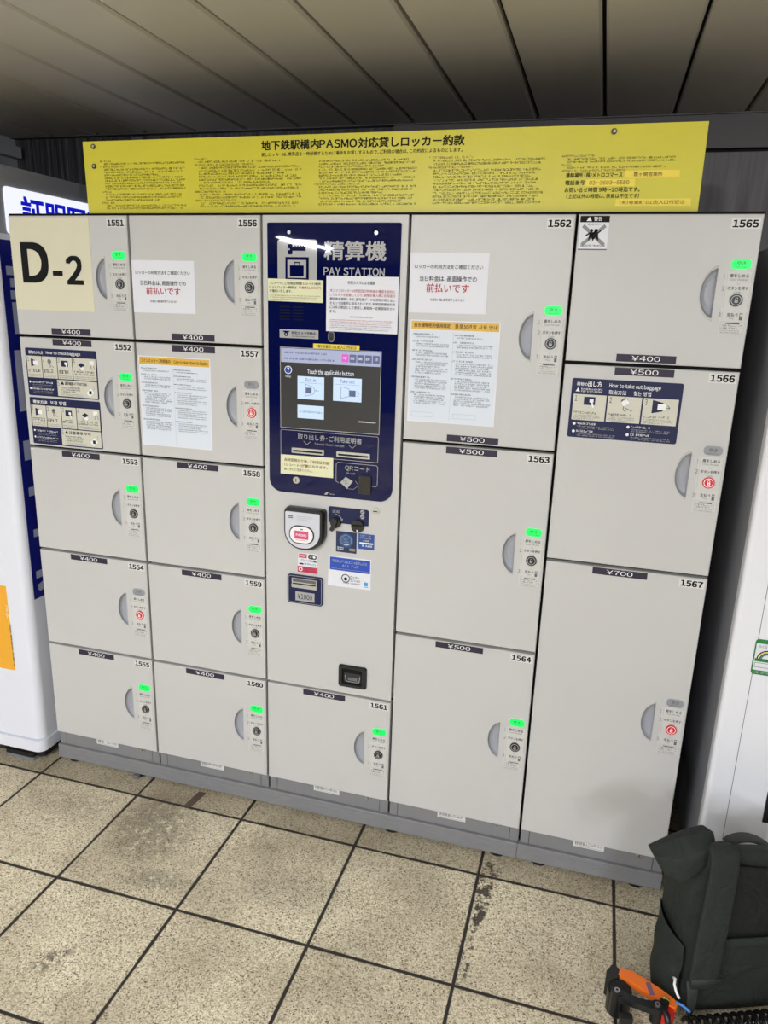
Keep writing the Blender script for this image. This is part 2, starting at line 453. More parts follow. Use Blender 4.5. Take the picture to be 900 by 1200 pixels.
MB().box(0.9, XB, YB - 0.02, YB + 0.1, 2.024, CZ, FASC).build('trim_1', kind='structure')
MB().box(0.9, XB, YB + 0.012, YB + 0.1, 2.016, 2.024, GAP).build('trim_2', kind='structure')
# slim post against the dark ribbed wall
MB().box(-0.10, -0.055, YB - 0.03, YB, 0, CZ - 0.012, mat('dark_grey_post', (84, 84, 88), 0.5)).build('trim_3', kind='structure')
# grey pier beyond the photo booth, with a ledge and cable duct on its face
pier = MB(); PM = mat('grey_pier', (170, 170, 172), 0.55, var=0.05, scale=5)
pier.box(-1.6, -0.64, -0.10, YB, 0, CZ, PM)
pier.box(-0.64, -0.60, -0.10, YB - 0.02, 2.045, 2.085, PM)
pier.box(-0.64, -0.585, -0.10, 0.42, 2.005, 2.04, PM)
pier.build('wall_left', kind='structure')

CEILM = mat('ceiling_panel', (196, 192, 184), 0.42, var=0.01, scale=2, bump=0.04, bscale=8)
ce = MB()
pitch = 0.2022; k0 = -36; x0 = 0.1625
for k in range(k0, 40):
    a = x0 + k * pitch; bq = a + pitch
    if bq < XA or a > XB: continue
    g = 0.0045
    prof = [(a + g, 0.02), (a + g, 0.006), (a + g + 0.006, 0.0), (bq - g - 0.006, 0.0), (bq - g, 0.006), (bq - g, 0.02)]
    vs = [(x, y, CZ + z) for y in (YA, YB - 0.005) for x, z in prof]
    n = len(prof)
    ce.add(vs, [(i, i + 1, n + i + 1, n + i) for i in range(n - 1)], CEILM)
ce.box(XA, XB, YA, YB, CZ + 0.02, CZ + 0.06, GAP)
ce.build('ceiling', kind='structure')
MB().box(XA, XB, YB - 0.03, YB + 0.1, CZ - 0.003, CZ + 0.02, mat('ceiling_edge_trim', (70, 69, 70), 0.45)).build('trim_4', kind='structure')
# far enclosure of the hall, behind the photographer
HALL = mat('hall_wall_tile', (104, 102, 98), 0.5, var=0.03, scale=2)
MB().box(XA - 0.1, XB + 0.1, YA - 0.1, YA, 0, CZ + 0.06, HALL).build('wall_rear', kind='structure')

# ------------------------------------------------------------------ lockers
CW = 0.39
TOP, BOT = 1.745, 0.111
HR, HX = 0.054, 0.037        # handle pocket half height, width
def handle_outline(sc=1.0, shrink_x=0.0):
    out = []
    n = 18
    for i in range(n + 1):                     # from the left-most point upwards is i = n/2
        t = R_(-80 + 160 * i / n)
        out.append((-HX * math.cos(t) / 1.0 * sc + 0.0055, HR * math.sin(t) / math.sin(R_(80)) * sc))
    return out
# outline runs bottom -> left -> top; closed along the flat right edge
def handle_mesh():
    b = MB(); o = handle_outline()
    cx, cz = -0.012, 0.0
    def ring(sc, d, sx=0.0):
        return [FRONT.p(cx + (x - cx) * sc + sx, z * sc, d) for x, z in o]
    n = len(o)
    rings = [ring(1.10, 0.0), ring(1.07, 0.0016), ring(1.0, 0.0016), ring(0.97, 0.0), ring(0.94, -0.006, -0.001), ring(0.85, -0.0105, 0.001), ring(0.62, -0.0128, 0.003), ring(0.3, -0.0135, 0.004)]
    for k in range(len(rings) - 1):
        b.add(rings[k] + rings[k + 1], [(i, (i + 1) % n, n + (i + 1) % n, n + i) for i in range(n)], LIP if k < 2 else POCKET, True)
    b.add(rings[-1], [list(range(n))], POCKET, True)
    return b
def lamp_mb(lit):
    b = MB(); m = GREEN_LIT if lit else LAMP_OFF
    b.slab(FRONT, rr(-0.0205, 0.0205, -0.0105, 0.0105, 0.0092), 0, 0.0022, m)
    b.text(FRONT, '空き', -0.009, 0.009, -0.002, 0.006, 0.0025, GREEN_INK if lit else INKGREY, 0.02)
    b.greek(FRONT, -0.011, 0.011, -0.0085, -0.0035, 1, 0.0025, GREEN_INK if lit else INKGREY, latin=True, ragged=0)
    return b
def button_mb(red):
    b = MB(); m = REDBTN if red else DARKP; w = WHITE if red else SILVER
    b.cyl(FRONT, 0, 0, 0.0135, 0, 0.003, m)
    b.ring(FRONT, 0, 0, 0.0092, 0.0108, 0.0033, w)
    b.cyl(FRONT, 0, 0, 0.0085, 0.003, 0.0045, m)
    b.slab(FRONT, rr(-0.0034, 0.0034, -0.0052, 0.0008, 0.0008), 0.0045, 0.005, w)        # padlock mark
    b.line(FRONT, [(-0.0022, 0.0008), (-0.0022, 0.004), (-0.001, 0.0054), (0.001, 0.0054), (0.0022, 0.004), (0.0022, 0.0008 if red else 0.003)], 0.0012, 0.005, w)
    b.disc(FRONT, 0, -0.0022, 0.0011, 0.0053, m)
    return b
def instr_mb():
    # local frame: x from 0 (left) to 0.060, z from 0 (top) to -0.128
    b = MB()
    b.rect(FRONT, 0.004, 0.058, -0.129, 0.004, 0, 0.0006, PLATE)
    d = 0.0009; I = INKGREY; thin = mat('thin_rule', (150, 149, 146), 0.5)
    b.text(FRONT, '1', 0.0005, 0.003, -0.012, -0.0025, d, I)
    b.line(FRONT, [(0.0075, -0.018), (0.0075, 0.001)], 0.0005, d, thin); b.line(FRONT, [(0.0565, -0.018), (0.0565, 0.001)], 0.0005, d, thin)
    b.text(FRONT, '扉をしめる', 0.0125, 0.0505, -0.0085, -0.0005, d, BLACK, 0.01)
    b.text(FRONT, 'Close the door', 0.0135, 0.0495, -0.0148, -0.0105, d, I)
    b.line(FRONT, [(0.029, -0.0205), (0.032, -0.023), (0.035, -0.0205)], 0.0006, d, thin)
    b.text(FRONT, '2', 0.0000, 0.0052, -0.036, -0.027, d, I)
    b.line(FRONT, [(0.0075, -0.0725), (0.0075, -0.026)], 0.0005, d, thin); b.line(FRONT, [(0.0565, -0.0725), (0.0565, -0.026)], 0.0005, d, thin)
    b.text(FRONT, 'ボタンを押す', 0.0110, 0.0530, -0.0345, -0.0268, d, BLACK, 0.01)
    b.text(FRONT, 'Lock', 0.0255, 0.0385, -0.0415, -0.037, d, I)
    b.line(FRONT, [(0.029, -0.0775), (0.032, -0.080), (0.035, -0.0775)], 0.0006, d, thin)
    b.text(FRONT, '3', 0.0005, 0.0055, -0.092, -0.083, d, I)
    b.line(FRONT, [(0.0085, -0.098), (0.0085, -0.081)], 0.0005, d, thin); b.line(FRONT, [(0.0565, -0.098), (0.0565, -0.081)], 0.0005, d, thin)
    b.text(FRONT, '支払う', 0.0175, 0.0400, -0.0905, -0.083, d, BLACK, 0.01)
    b.text(FRONT, 'Pay', 0.0235, 0.0330, -0.097, -0.0925, d, I)
    b.q(FRONT, 0.0435, 0.0495, -0.098, -0.083, d, I); b.q(FRONT, 0.0448, 0.0482, -0.0895, -0.085, d + 0.0002, PLATE)
    b.frame(FRONT, 0.0075, 0.0565, -0.127, -0.102, 0.0005, d, thin)
    b.q(FRONT, 0.018, 0.046, -0.1065, -0.1045, d, BLACK)
    b.greek(FRONT, 0.0095, 0.0545, -0.118, -0.1075, 2, d, BLACK, ragged=0.05, dens=0.5)
    b.greek(FRONT, 0.0095, 0.050, -0.1265, -0.1185, 2, d, I, latin=True, ragged=0.2)
    return b
def price_mb(txt):
    b = MB()
    b.rect(FRONT, -0.0655, 0.0655, -0.0086, 0.0086, 0, 0.0006, PLUM)
    b.text(FRONT, txt, -0.0315, 0.031, -0.0056, 0.0058, 0.0009, WHITE)
    return b
ZERO = Vector((0, 0, 0))
M_HANDLE = handle_mesh().mesh('handle', ZERO)
M_LAMP = {k: lamp_mb(k).mesh('status_lamp', ZERO) for k in (True, False)}
M_BTN = {k: button_mb(k).mesh('lock_button', ZERO) for k in (True, False)}
M_INS = instr_mb().mesh('instruction_label', ZERO)
M_PRICE = {t: price_mb(t).mesh('price_label', ZERO) for t in ('¥400', '¥500', '¥700')}

def child(name, me, parent, off, label=None):
    o = bpy.data.objects.new(name, me); COL.objects.link(o); o.parent = parent; o.location = off
    if label: o['label'] = label
    return o

def make_door(parent, num, xl, z0, z1, price, price_low, used):
    """one hinged locker door with its pocket handle, lamp, button and labels"""
    x0, x1 = xl + 0.0034, xl + CW - 0.0034
    if z1 > 1.7: z1a = z1
    else: z1a = z1 - 0.0042
    z0a = z0 + (0.0042 if z0 > 0.2 else 0.0)
    hx = xl + CW - 0.0785 ; hz = (z0 + z1) / 2            # flat edge of the pocket
    o = [(hx + x, hz + z) for x, z in handle_outline()]
    n = len(o); mid = n // 2
    ch = 0.0016
    b = MB()
    a0, a1, c0, c1 = x0 + ch, x1 - ch, z0a + ch, z1a - ch
    fx = o[0][0]
    b.flat(FRONT, [(a0, hz)] + o[mid:] + [(fx, hz), (a1, hz), (a1, c1), (a0, c1)], 0, BEIGE)
    b.flat(FRONT, [(a1, hz), (fx, hz)] + o[:mid + 1] + [(a0, hz), (a0, c0), (a1, c0)], 0, BEIGE)
    r0 = [(a0, c0), (a1, c0), (a1, c1), (a0, c1)]; r1 = [(x0, z0a), (x1, z0a), (x1, z1a), (x0, z1a)]
    lay = [[FRONT.p(*p, 0) for p in r0], [FRONT.p(*p, -ch) for p in r1], [FRONT.p(*p, -0.022) for p in r1]]
    for k in range(2):
        b.add(lay[k] + lay[k + 1], [(i, (i + 1) % 4, 4 + (i + 1) % 4, 4 + i) for i in range(4)], BEIGE)
    b.flat(FRONT, r1, -0.022, BEIGE)
    d = b.build('door', parent, 'locker door numbered %d%s' % (num, ', in use with a red button' if used else ', free with a green lamp lit'))
    wl = Vector(parent.location) + Vector(d.location)
    P = lambda x, z, y=0.0: Vector((x, y, z)) - wl
    child('handle', M_HANDLE, d, P(hx, hz), 'grey half-moon pocket handle')
    child('status_lamp', M_LAMP[not used], d, P(xl + CW - 0.0345, hz + 0.0622), 'grey unlit lamp' if used else 'glowing green lamp')
    child('instruction_label', M_INS, d, P(xl + CW - 0.0665, hz + 0.0425))
    child('lock_button', M_BTN[used], d, P(xl + CW - 0.0345, hz - 0.0135, -0.0006), 'red lock button' if used else 'black lock button')
    nb = MB()
    nx0, nx1, nz1 = xl + CW - 0.0665, xl + CW - 0.0090, z1 - 0.0115
    nb.rect(FRONT, nx0, nx1, nz1 - 0.0185, nz1 + 0.0025, 0, 0.0005, NUMBG)
    nb.text(FRONT, str(num), nx0 + 0.003, nx1 - 0.003, nz1 - 0.0158, nz1, 0.0008, BLACK, 0.046)
    nb.build('number_label', d)
    pz = z0 + 0.0162 if price_low else z1 - 0.0148
    child('price_label', M_PRICE[price], d, P(xl + 0.1835, pz))
    return d

def make_kick(parent, xl):
    b = MB(); y0 = -0.012
    b.rect(FRONT, xl + 0.003, xl + 0.026, 0.061, 0.1085, -0.03, y0, GREY)
    b.rect(FRONT, xl + 0.0275, xl + CW - 0.0295, 0.061, 0.1085, -0.03, y0, GREY)
    b.rect(FRONT, xl + CW - 0.028, xl + CW - 0.003, 0.061, 0.1085, -0.03, y0, GREY)
    kp = b.build('kick_panel', parent)
    s = MB()
    s.rect(FRONT, xl + 0.149, xl + 0.232, 0.0865, 0.1075, y0, y0 + 0.0005, NUMBG)
    x = xl + 0.154
    while x < xl + 0.178:
        ww = RNG.choice((0.0006, 0.0012, 0.0018)); s.q(FRONT, x, x + ww, 0.0935, 0.1035, y0 + 0.0008, INKGREY); x += ww + RNG.choice((0.001, 0.0016))
    s.greek(FRONT, xl + 0.180, xl + 0.228, 0.0925, 0.105, 1, y0 + 0.0008, INKGREY, ragged=0)
    s.q(FRONT, xl + 0.154, xl + 0.228, 0.0895, 0.0903, y0 + 0.0008, INKGREY)
    s.build('serial_label', kp, 'white barcode sticker')
    l = MB(); cx = xl + 0.3245; cz = 0.0995
    l.cyl(FRONT, cx, cz, 0.0085, y0, y0 + 0.002, CHROME)
    l.cyl(FRONT, cx, cz, 0.0058, y0 + 0.002, y0 + 0.0032, CHROME)
    l.q(FRONT, cx - 0.0009, cx + 0.0009, cz - 0.0042, cz + 0.0042, y0 + 0.0036, BLACK)
    l.build('lock', kp)

def make_body(parent, xl, z0, z1, rim=True):
    b = MB(); x0, x1 = xl + 0.0006, xl + CW - 0.0006
    b.box(x0, x1, 0.03, 0.60, z0, z1, BEIGE)                                   # carcass
    b.box(x0, x1, 0.0235, 0.03, z0, z1, GAP)                                    # black door seal
    if rim:
        b.box(x0, x1, 0.008, 0.60, z1, z1 + 0.006, GAP)
    b.build('body', parent)

R1, R2, R3, R4 = 1.418, 1.091, 0.764, 0.440
small = [TOP, R1, R2, R3, R4, BOT]
SPEC = [
    (0, [(1551 + i, small[i + 1], small[i], '¥400', i == 0, 1551 + i == 1554) for i in range(5)],
     'leftmost beige locker cabinet, five small doors numbered 1551 to 1555'),
    (1, [(1556 + i, small[i + 1], small[i], '¥400', i == 0, 1556 + i == 1557) for i in range(5)],
     'beige locker cabinet left of the pay station, five doors numbered 1556 to 1560'),
    (3, [(1562, 1.198, TOP, '¥500', True, False), (1563, 0.657, 1.198, '¥500', False, False), (1564, BOT, 0.657, '¥500', False, False)],
     'beige locker cabinet right of the pay station, three doors numbered 1562 to 1564'),
    (4, [(1565, 1.417, TOP, '¥400', True, False), (1566, 0.923, 1.417, '¥500', False, True), (1567, BOT, 0.923, '¥700', False, True)],
     'rightmost beige locker cabinet, doors 1565 to 1567 with the tallest at the bottom'),
]
for col, doors, lab in SPEC:
    xl = col * CW
    t = empty('locker_cabinet', (xl + CW / 2, 0.3, 0.0605), lab, 'locker cabinet', 'coin locker cabinets in one row')
    make_body(t, xl, 0.0605, TOP)
    for (num, z0, z1, pr, low, used) in doors: make_door(t, num, xl, z0, z1, pr, low, used)
    make_kick(t, xl)
xl = 2 * CW
t = empty('locker_cabinet', (xl + CW / 2, 0.3, 0.0605), 'low beige locker under the pay station, single door numbered 1561', 'locker cabinet', 'coin locker cabinets in one row')
make_body(t, xl, 0.0605, R4 - 0.001, rim=False)
make_door(t, 1561, xl, BOT, R4, '¥400', False, False)
make_kick(t, xl)

# plinths under the row, each with levelling feet
def plinth(x0, x1, feet, lab):
    t = empty('base_plinth', ((x0 + x1) / 2, 0.3, 0), lab, 'plinth', 'grey plinths under the lockers')
    b = MB()
    prof = [(0.60, 0.010), (0.004, 0.010), (0.002, 0.012), (0.002, 0.031), (0.0035, 0.0322), (0.0035, 0.0338), (0.002, 0.035), (0.002, 0.046), (0.003, 0.0468), (0.003, 0.0478), (0.002, 0.0486), (0.002, 0.0585), (0.0035, 0.060), (0.60, 0.060)]
    n = len(prof)
    vs = [(x, y, z) for x in (x0 + 0.0006, x1 - 0.0006) for y, z in prof]
    b.add(vs, [(i, (i + 1) % n, n + (i + 1) % n, n + i) for i in range(n)] + [list(range(n)), list(range(n, 2 * n))[::-1]], GREY)
    b.build('rail', t)
    for fx in feet:
        for fy in (0.03, 0.52):
            f = MB().cyl(Fr((fx, fy, 0), (1, 0, 0), (0, 1, 0)), 0, 0, 0.024, 0.0, 0.006, DARKM).cyl(Fr((fx, fy, 0), (1, 0, 0), (0, 1, 0)), 0, 0, 0.008, 0.006, 0.0099, CHROME)
            f.build('levelling_foot', t, 'black rubber levelling foot')
plinth(0.0, 1.556, (0.05, 0.31, 1.18, 1.50), 'long ridged grey steel plinth under the four left lockers')
plinth(1.556, 1.95, (1.62, 1.885), 'short ridged grey steel plinth under the rightmost locker')
MB().slab(Fr((0.307, -0.004, 0.0), (1, 0, 0), (0, 0, 1)), rr(-0.012, 0.012, 0.0004, 0.012, 0.005), -0.004, 0.006, mat('grey_lump', (100, 100, 102), 0.6)).build(
    'rubber_doorstop', label='small grey lump stuck at the foot of the plinth below door 1560', cat='doorstop')

# ------------------------------------------------------------------ pay station
PX0, PX1 = 2 * CW, 3 * CW
ps = empty('pay_station', ((PX0 + PX1) / 2, 0.3, R4), 'beige pay station with navy touchscreen panel between the locker cabinets', 'pay station')
b = MB()
b.box(PX0 + 0.0006, PX1 - 0.0006, 0.03, 0.60, R4, TOP, BEIGE)
b.box(PX0 + 0.0006, PX1 - 0.0006, 0.0235, 0.03, R4, TOP, GAP)
b.box(PX0 + 0.0006, PX1 - 0.0006, 0.008, 0.60, TOP, TOP + 0.006, GAP)
b.build('body', ps)
b = MB()
b.rect(FRONT, PX0 + 0.0034, PX1 - 0.0034, R4 + 0.0042, TOP, -0.022, 0.0, BEIGE)
fp = b.build('front_panel', ps); bevel(fp, 0.0016, 2)
# navy display panel, flat top, rounded lower corners
b = MB()
b.slab(FRONT, rr(0.797, 1.150, 1.029, 1.727, (0.036, 0.036, 0.004, 0.004), 8), 0.0, 0.002, NAVYP)
d = 0.0024
b.slab(FRONT, rr(0.8255, 0.933, 1.585, 1.687, (0.0, 0.0, 0.008, 0.008)), 0.002, d, PSILVER)
# key pictogram
K = 0.0028
b.slab(FRONT, rr(0.8535, 0.8665, 1.651, 1.676, 0.004), d, K, NAVYP)
b.q(FRONT, 0.866, 0.9025, 1.660, 1.669, K, NAVYP)
for kx in (0.874, 0.881, 0.889, 0.896): b.flat(FRONT, [(kx - 0.003, 1.6695), (kx + 0.003, 1.6695), (kx, 1.6735)], K, NAVYP)
b.disc(FRONT, 0.8575, 1.6635, 0.0022, K + 0.0003, PSILVER)
# suitcase pictogram in a navy square
b.q(FRONT, 0.847, 0.911, 1.588, 1.645, K, NAVYP)
b.q(FRONT, 0.853, 0.904, 1.5945, 1.638, K + 0.0003, PSILVER)
b.slab(FRONT, rr(0.8595, 0.8975, 1.5985, 1.625, 0.002), K + 0.0003, K + 0.0006, NAVYP)
b.line(FRONT, [(0.872, 1.625), (0.872, 1.632), (0.886, 1.632), (0.886, 1.625)], 0.0026, K + 0.0006, NAVYP)
b.text(FRONT, '精算機', 0.951, 1.114, 1.6385, 1.685, d, PSILVER, 0.022)
b.text(FRONT, 'PAY STATION', 0.951, 1.111, 1.603, 1.622, d, PSILVER, 0.018)
for i in range(5):                                                             # speaker slots
    for sx in (0.830, 0.867): b.q(FRONT, sx, sx + 0.029, 1.4905 + i * 0.0078, 1.4928 + i * 0.0078, d, GAP)
b.slab(FRONT, rr(0.830, 0.938, 1.4445, 1.4665, 0.001), 0.002, d, PSILVER)      # camera notice strip
b.flat(FRONT, [(0.8385, 1.4625), (0.8585, 1.4625), (0.856, 1.459), (0.841, 1.459)], K, NAVYP); b.disc(FRONT, 0.8485, 1.4545, 0.0055, K, NAVYP); b.disc(FRONT, 0.8485, 1.4545, 0.0022, K + 0.0003, PSILVER)
b.text(FRONT, '防犯カメラ作動中', 0.864, 0.931, 1.4545, 1.462, K, NAVYP, 0.015)
b.greek(FRONT, 0.864, 0.930, 1.447, 1.453, 1, K, NAVYP, latin=True, ragged=0)
b.frame(FRONT, 0.8315, 1.1075, 1.134, 1.2025, 0.0012, d, PSILVER, 0.004)      # ticket / receipt frame
b.text(FRONT, '取り出し券・ご利用証明書', 0.881, 1.062, 1.1795, 1.195, d, PSILVER, 0.008)
b.text(FRONT, 'Takeout Ticket・Receipt', 0.929, 1.014, 1.1665, 1.174, d, PSILVER)
for cx in (0.908, 1.036): b.line(FRONT, [(cx - 0.010, 1.1752), (cx, 1.1668), (cx + 0.010, 1.1752)], 0.001, d, PSILVER)
b.line(FRONT, [(1.000, 1.070), (0.992, 1.074), (0.992, 1.122), (0.996, 1.126), (1.104, 1.126), (1.108, 1.122), (1.108, 1.073), (1.104, 1.069), (1.094, 1.069)], 0.0012, d, PSILVER)
b.text(FRONT, 'QRコード', 1.017, 1.087, 1.1045, 1.1195, d, PSILVER, 0.008)
b.text(FRONT, 'QR code', 1.020, 1.046, 1.0955, 1.1015, d, PSILVER)
b.flat(FRONT, [(1.004, 1.071), (1.019, 1.088), (1.040, 1.078), (1.024, 1.056)], d, PSILVER)          # ticket pictogram
b.greek(FRONT, 1.013, 1.030, 1.067, 1.080, 2, d + 0.0003, NAVYP, ragged=0)
b.line(FRONT, [(1.021, 1.056), (1.042, 1.056), (1.056, 1.068), (1.047, 1.079)], 0.0008, d, PSILVER)
b.flat(FRONT, [(0.958, 1.0335), (0.966, 1.0415), (0.971, 1.0415), (0.9665, 1.0335)], d, PSILVER); b.greek(FRONT, 0.973, 0.989, 1.0335, 1.0405, 1, d, PSILVER, latin=True, ragged=0)
for cx, cz in ((0.8575, 1.704), (1.087, 1.7035)): b.cyl(FRONT, cx, cz, 0.0045, 0.002, 0.0045, CHROME)
dp = b.build('display_panel', ps, 'glossy navy panel lettered 精算機 PAY STATION')
# lens
b = MB(); b.slab(FRONT, rr(0.9655, 0.9825, 1.439, 1.466, 0.0084), 0.002, 0.0045, mat('lens_bezel', (120, 122, 126), 0.3)); b.slab(FRONT, rr(0.9675, 0.9805, 1.441, 1.464, 0.0064), 0.0045, 0.005, DARKP); b.cyl(FRONT, 0.974, 1.448, 0.0045, 0.005, 0.0062, DARKM)
b.build('camera_lens', dp, 'small black camera lens')
b = MB(); b.rect(FRONT, 0.924, 1.050, 1.4205, 1.4335, 0.002, 0.0025, YSTRIP); b.text(FRONT, '(有)有楽町 D1出入口付近②', 0.933, 1.042, 1.4225, 1.4315, 0.0029, BLACK, 0.012)
b.build('location_strip', dp, 'yellow strip')
# touchscreen
def em(name, rgb, e=0.72): return mat('screen_' + name, rgb, 0.25, emit=e)
b = MB()
b.rect(FRONT, 0.831, 1.110, 1.208, 1.4215, 0.002, 0.003, DARKP)
b.frame(FRONT, 0.832, 1.109, 1.209, 1.4205, 0.0016, 0.0033, SILVER)
S = 0.0034
b.q(FRONT, 0.834, 1.107, 1.211, 1.4185, S, em('grey', (50, 49, 48)))
S += 0.0003
b.q(FRONT, 0.834, 1.107, 1.3825, 1.4185, S, em('lavender', (172, 178, 205)))
S2 = S + 0.0004; SB = em('white', (236, 240, 250)); SI = em('ink', (50, 62, 110)); SL = em('pale_blue', (205, 226, 250), 0.75); SBL = em('button_blue', (98, 104, 140))
b.greek(FRONT, 0.842, 0.965, 1.4035, 1.4135, 1, S2, SI, latin=True, ragged=0); b.greek(FRONT, 0.842, 0.984, 1.388, 1.398, 1, S2, SI, latin=True, ragged=0)
for i, mm in enumerate((em('pink', (222, 96, 206)), SBL, SBL, SBL, SBL)):
    bx = 1.0035 + i * 0.0208
    b.slab(FRONT, rr(bx, bx + 0.0185, 1.390, 1.410, 0.002), S, S2, mm); b.greek(FRONT, bx + 0.003, bx + 0.0155, 1.3955, 1.4045, 1, S2 + 0.0003, SB, ragged=0, dens=0.9)
b.text(FRONT, 'Touch the applicable button', 0.909, 1.037, 1.3525, 1.367, S2, SB, 0.012)
b.disc(FRONT, 0.8545, 1.3625, 0.0105, S2, SB); b.disc(FRONT, 0.8545, 1.3625, 0.0088, S2 + 0.0003, em('help_blue', (40, 62, 150))); b.text(FRONT, '?', 0.8515, 0.8575, 1.3555, 1.3695, S2 + 0.0006, SB, 0.02)
b.text(FRONT, 'Help', 0.847, 0.862, 1.3415, 1.3485, S2, SB)
for (x0, x1, z0, z1) in ((0.881, 0.956, 1.2885, 1.348), (0.981, 1.059, 1.2895, 1.350), (0.881, 0.956, 1.2375, 1.2725)): b.q(FRONT, x0, x1, z0, z1, S2, SL)
S3 = S2 + 0.0003
b.text(FRONT, 'Put in', 0.9045, 0.9325, 1.3345, 1.344, S3, SI); b.text(FRONT, 'Take out', 1.000, 1.040, 1.3365, 1.346, S3, SI)
b.line(FRONT, [(0.887, 1.331), (0.951, 1.331)], 0.0005, S3, SI); b.line(FRONT, [(0.987, 1.3325), (1.053, 1.3325)], 0.0005, S3, SI)
b.line(FRONT, [(0.904, 1.2965), (0.904, 1.3275), (0.924, 1.322), (0.929, 1.317), (0.929, 1.307), (0.924, 1.302)], 0.0009, S3, SI, True)
b.q(FRONT, 0.905, 0.921, 1.304, 1.319, S3, SBL); b.line(FRONT, [(0.941, 1.312), (0.931, 1.312), (0.935, 1.315)], 0.0008, S3, SI)
b.line(FRONT, [(1.003, 1.2965), (1.003, 1.3275), (1.025, 1.322), (1.025, 1.303)], 0.0009, S3, SI, True)
b.q(FRONT, 1.026, 1.043, 1.303, 1.319, S3, SBL); b.line(FRONT, [(1.047, 1.317), (1.052, 1.311), (1.047, 1.305)], 0.0009, S3, SI)
b.text(FRONT, 'IC card balance inquiry', 0.886, 0.951, 1.251, 1.2595, S3, SI)
b.greek(FRONT, 1.052, 1.101, 1.236, 1.243, 1, S2, SB, latin=True, ragged=0, dens=0.9)
b.build('touchscreen', dp, 'lit touchscreen with pale blue buttons')
for sx in (0.864, 0.993):
    b = MB(); b.slab(FRONT, rr(sx, sx + 0.0935, 1.1415, 1.156, 0.002), 0.002, 0.005, CHROME); b.q(FRONT, sx + 0.005, sx + 0.0885, 1.1455, 1.1515, 0.0053, BLACK)
    b.box(sx + 0.004, sx + 0.0895, -0.0068, -0.005, 1.1505, 1.1535, CHROME)
    b.build('paper_slot', dp, 'silver framed paper slot')
b = MB(); b.slab(FRONT, rr(1.0565, 1.0915, 1.046, 1.0955, 0.003), 0.002, 0.007, DARKP); b.slab(FRONT, rr(1.0605, 1.0875, 1.050, 1.0915, 0.002), 0.007, 0.0074, mat('scanner_glass', (8, 8, 10), 0.08))
b.build('code_scanner', dp, 'black square code scanner window')
def keylock(parent, cx, cz, r, d0, horiz=False):
    b = MB(); b.cyl(FRONT, cx, cz, r, d0, d0 + 0.002, CHROME); b.cyl(FRONT, cx, cz, r * 0.72, d0 + 0.002, d0 + 0.0035, CHROME)
    a, c = (r * 0.5, r * 0.12) if horiz else (r * 0.12, r * 0.5)
    b.q(FRONT, cx - a, cx + a, cz - c, cz + c, d0 + 0.0038, BLACK)
    return b.build('key_lock', parent, 'round chrome key lock')
keylock(dp, 0.877, 1.066, 0.0095, 0.002)
keylock(fp, 1.105, 1.001, 0.0115, 0.0, True)

# card reader: U-shaped black housing with a silver face
b = MB()
def ushape(x0, x1, z0, z1, rt, rb, n=10): return rr(x0, x1, z0, z1, (rb, rb, rt, rt), n)
o0 = ushape(0.8495, 0.9665, 0.873, 0.9925, 0.010, 0.052); o1 = ushape(0.851, 0.9615, 0.876, 0.990, 0.010, 0.050)
n = len(o0)
b.slab(FRONT, o0, 0.0, 0.016, DARKP, smooth=False)
b.add([FRONT.p(*p, 0.016) for p in o0] + [FRONT.p(*p, 0.026) for p in o1], [(i, (i + 1) % n, n + (i + 1) % n, n + i) for i in range(n)], DARKP, True)
b.flat(FRONT, o1, 0.026, DARKP)
cr = b.build('card_reader', ps, 'black U-shaped card reader')
b = MB(); b.slab(FRONT, ushape(0.8545, 0.9555, 0.8805, 0.9825, 0.004, 0.046), 0.026, 0.0275, mat('silver_reader_face', (206, 208, 216), 0.3))
e = 0.0278
b.q(FRONT, 0.864, 0.877, 0.9685, 0.9715, e, INKGREY); b.q(FRONT, 0.864, 0.877, 0.964, 0.9668, e, INKGREY); b.greek(FRONT, 0.888, 0.935, 0.960, 0.974, 3, e, SILVER, latin=True)
b.slab(FRONT, rr(0.8665, 0.940, 0.8935, 0.9455, 0.025, 8), 0.0275, 0.0295, DARKP)
b.slab(FRONT, rr(0.8695, 0.937, 0.8965, 0.9425, 0.0225, 8), 0.0295, 0.0305, mat('reader_pad_white', (238, 238, 236), 0.35))
b.slab(FRONT, rr(0.883, 0.924, 0.9075, 0.9305, 0.001), 0.0305, 0.0309, mat('pink_card', (216, 76, 128), 0.4))
b.text(FRONT, 'PASMO', 0.888, 0.919, 0.9155, 0.9225, 0.0313, WHITE, 0.02)
b.q(FRONT, 0.900, 0.908, 0.934, 0.937, 0.0309, INKGREY); b.q(FRONT, 0.887, 0.920, 0.9035, 0.9045, 0.0309, mat('pink_card', (0, 0, 0)))
b.build('reader_face', cr, 'silver face with an oval white touch pad')
# navy knob plate with two knobs
b = MB(); b.slab(FRONT, rr(0.971, 1.0865, 0.9565, 1.002, (0.002, 0.002, 0.006, 0.006)), 0, 0.0012, NAVY)
b.text(FRONT, '返却', 0.982, 1.004, 0.9845, 0.993, 0.0015, SILVER)
b.line(FRONT, [(0.992, 0.981), (1.001, 0.979), (1.008, 0.972), (1.011, 0.967)], 0.0016, 0.0015, SILVER); b.flat(FRONT, [(1.0065, 0.969), (1.0135, 0.971), (1.0105, 0.9615)], 0.0015, SILVER)
for dz in (0.0, 0.0135): b.disc(FRONT, 1.0685, 0.9815 + dz, 0.0062, 0.0015, SILVER); b.line(FRONT, [(1.064, 0.9785 + dz), (1.073, 0.9845 + dz)], 0.0016, 0.0018, NAVY)
kp = b.build('knob_plate', ps, 'navy plate with return lever and coin knob')
b = MB(); b.cyl(FRONT, 0.9935, 0.958, 0.0155, 0.0, 0.010, DARKP, r1=0.0145)
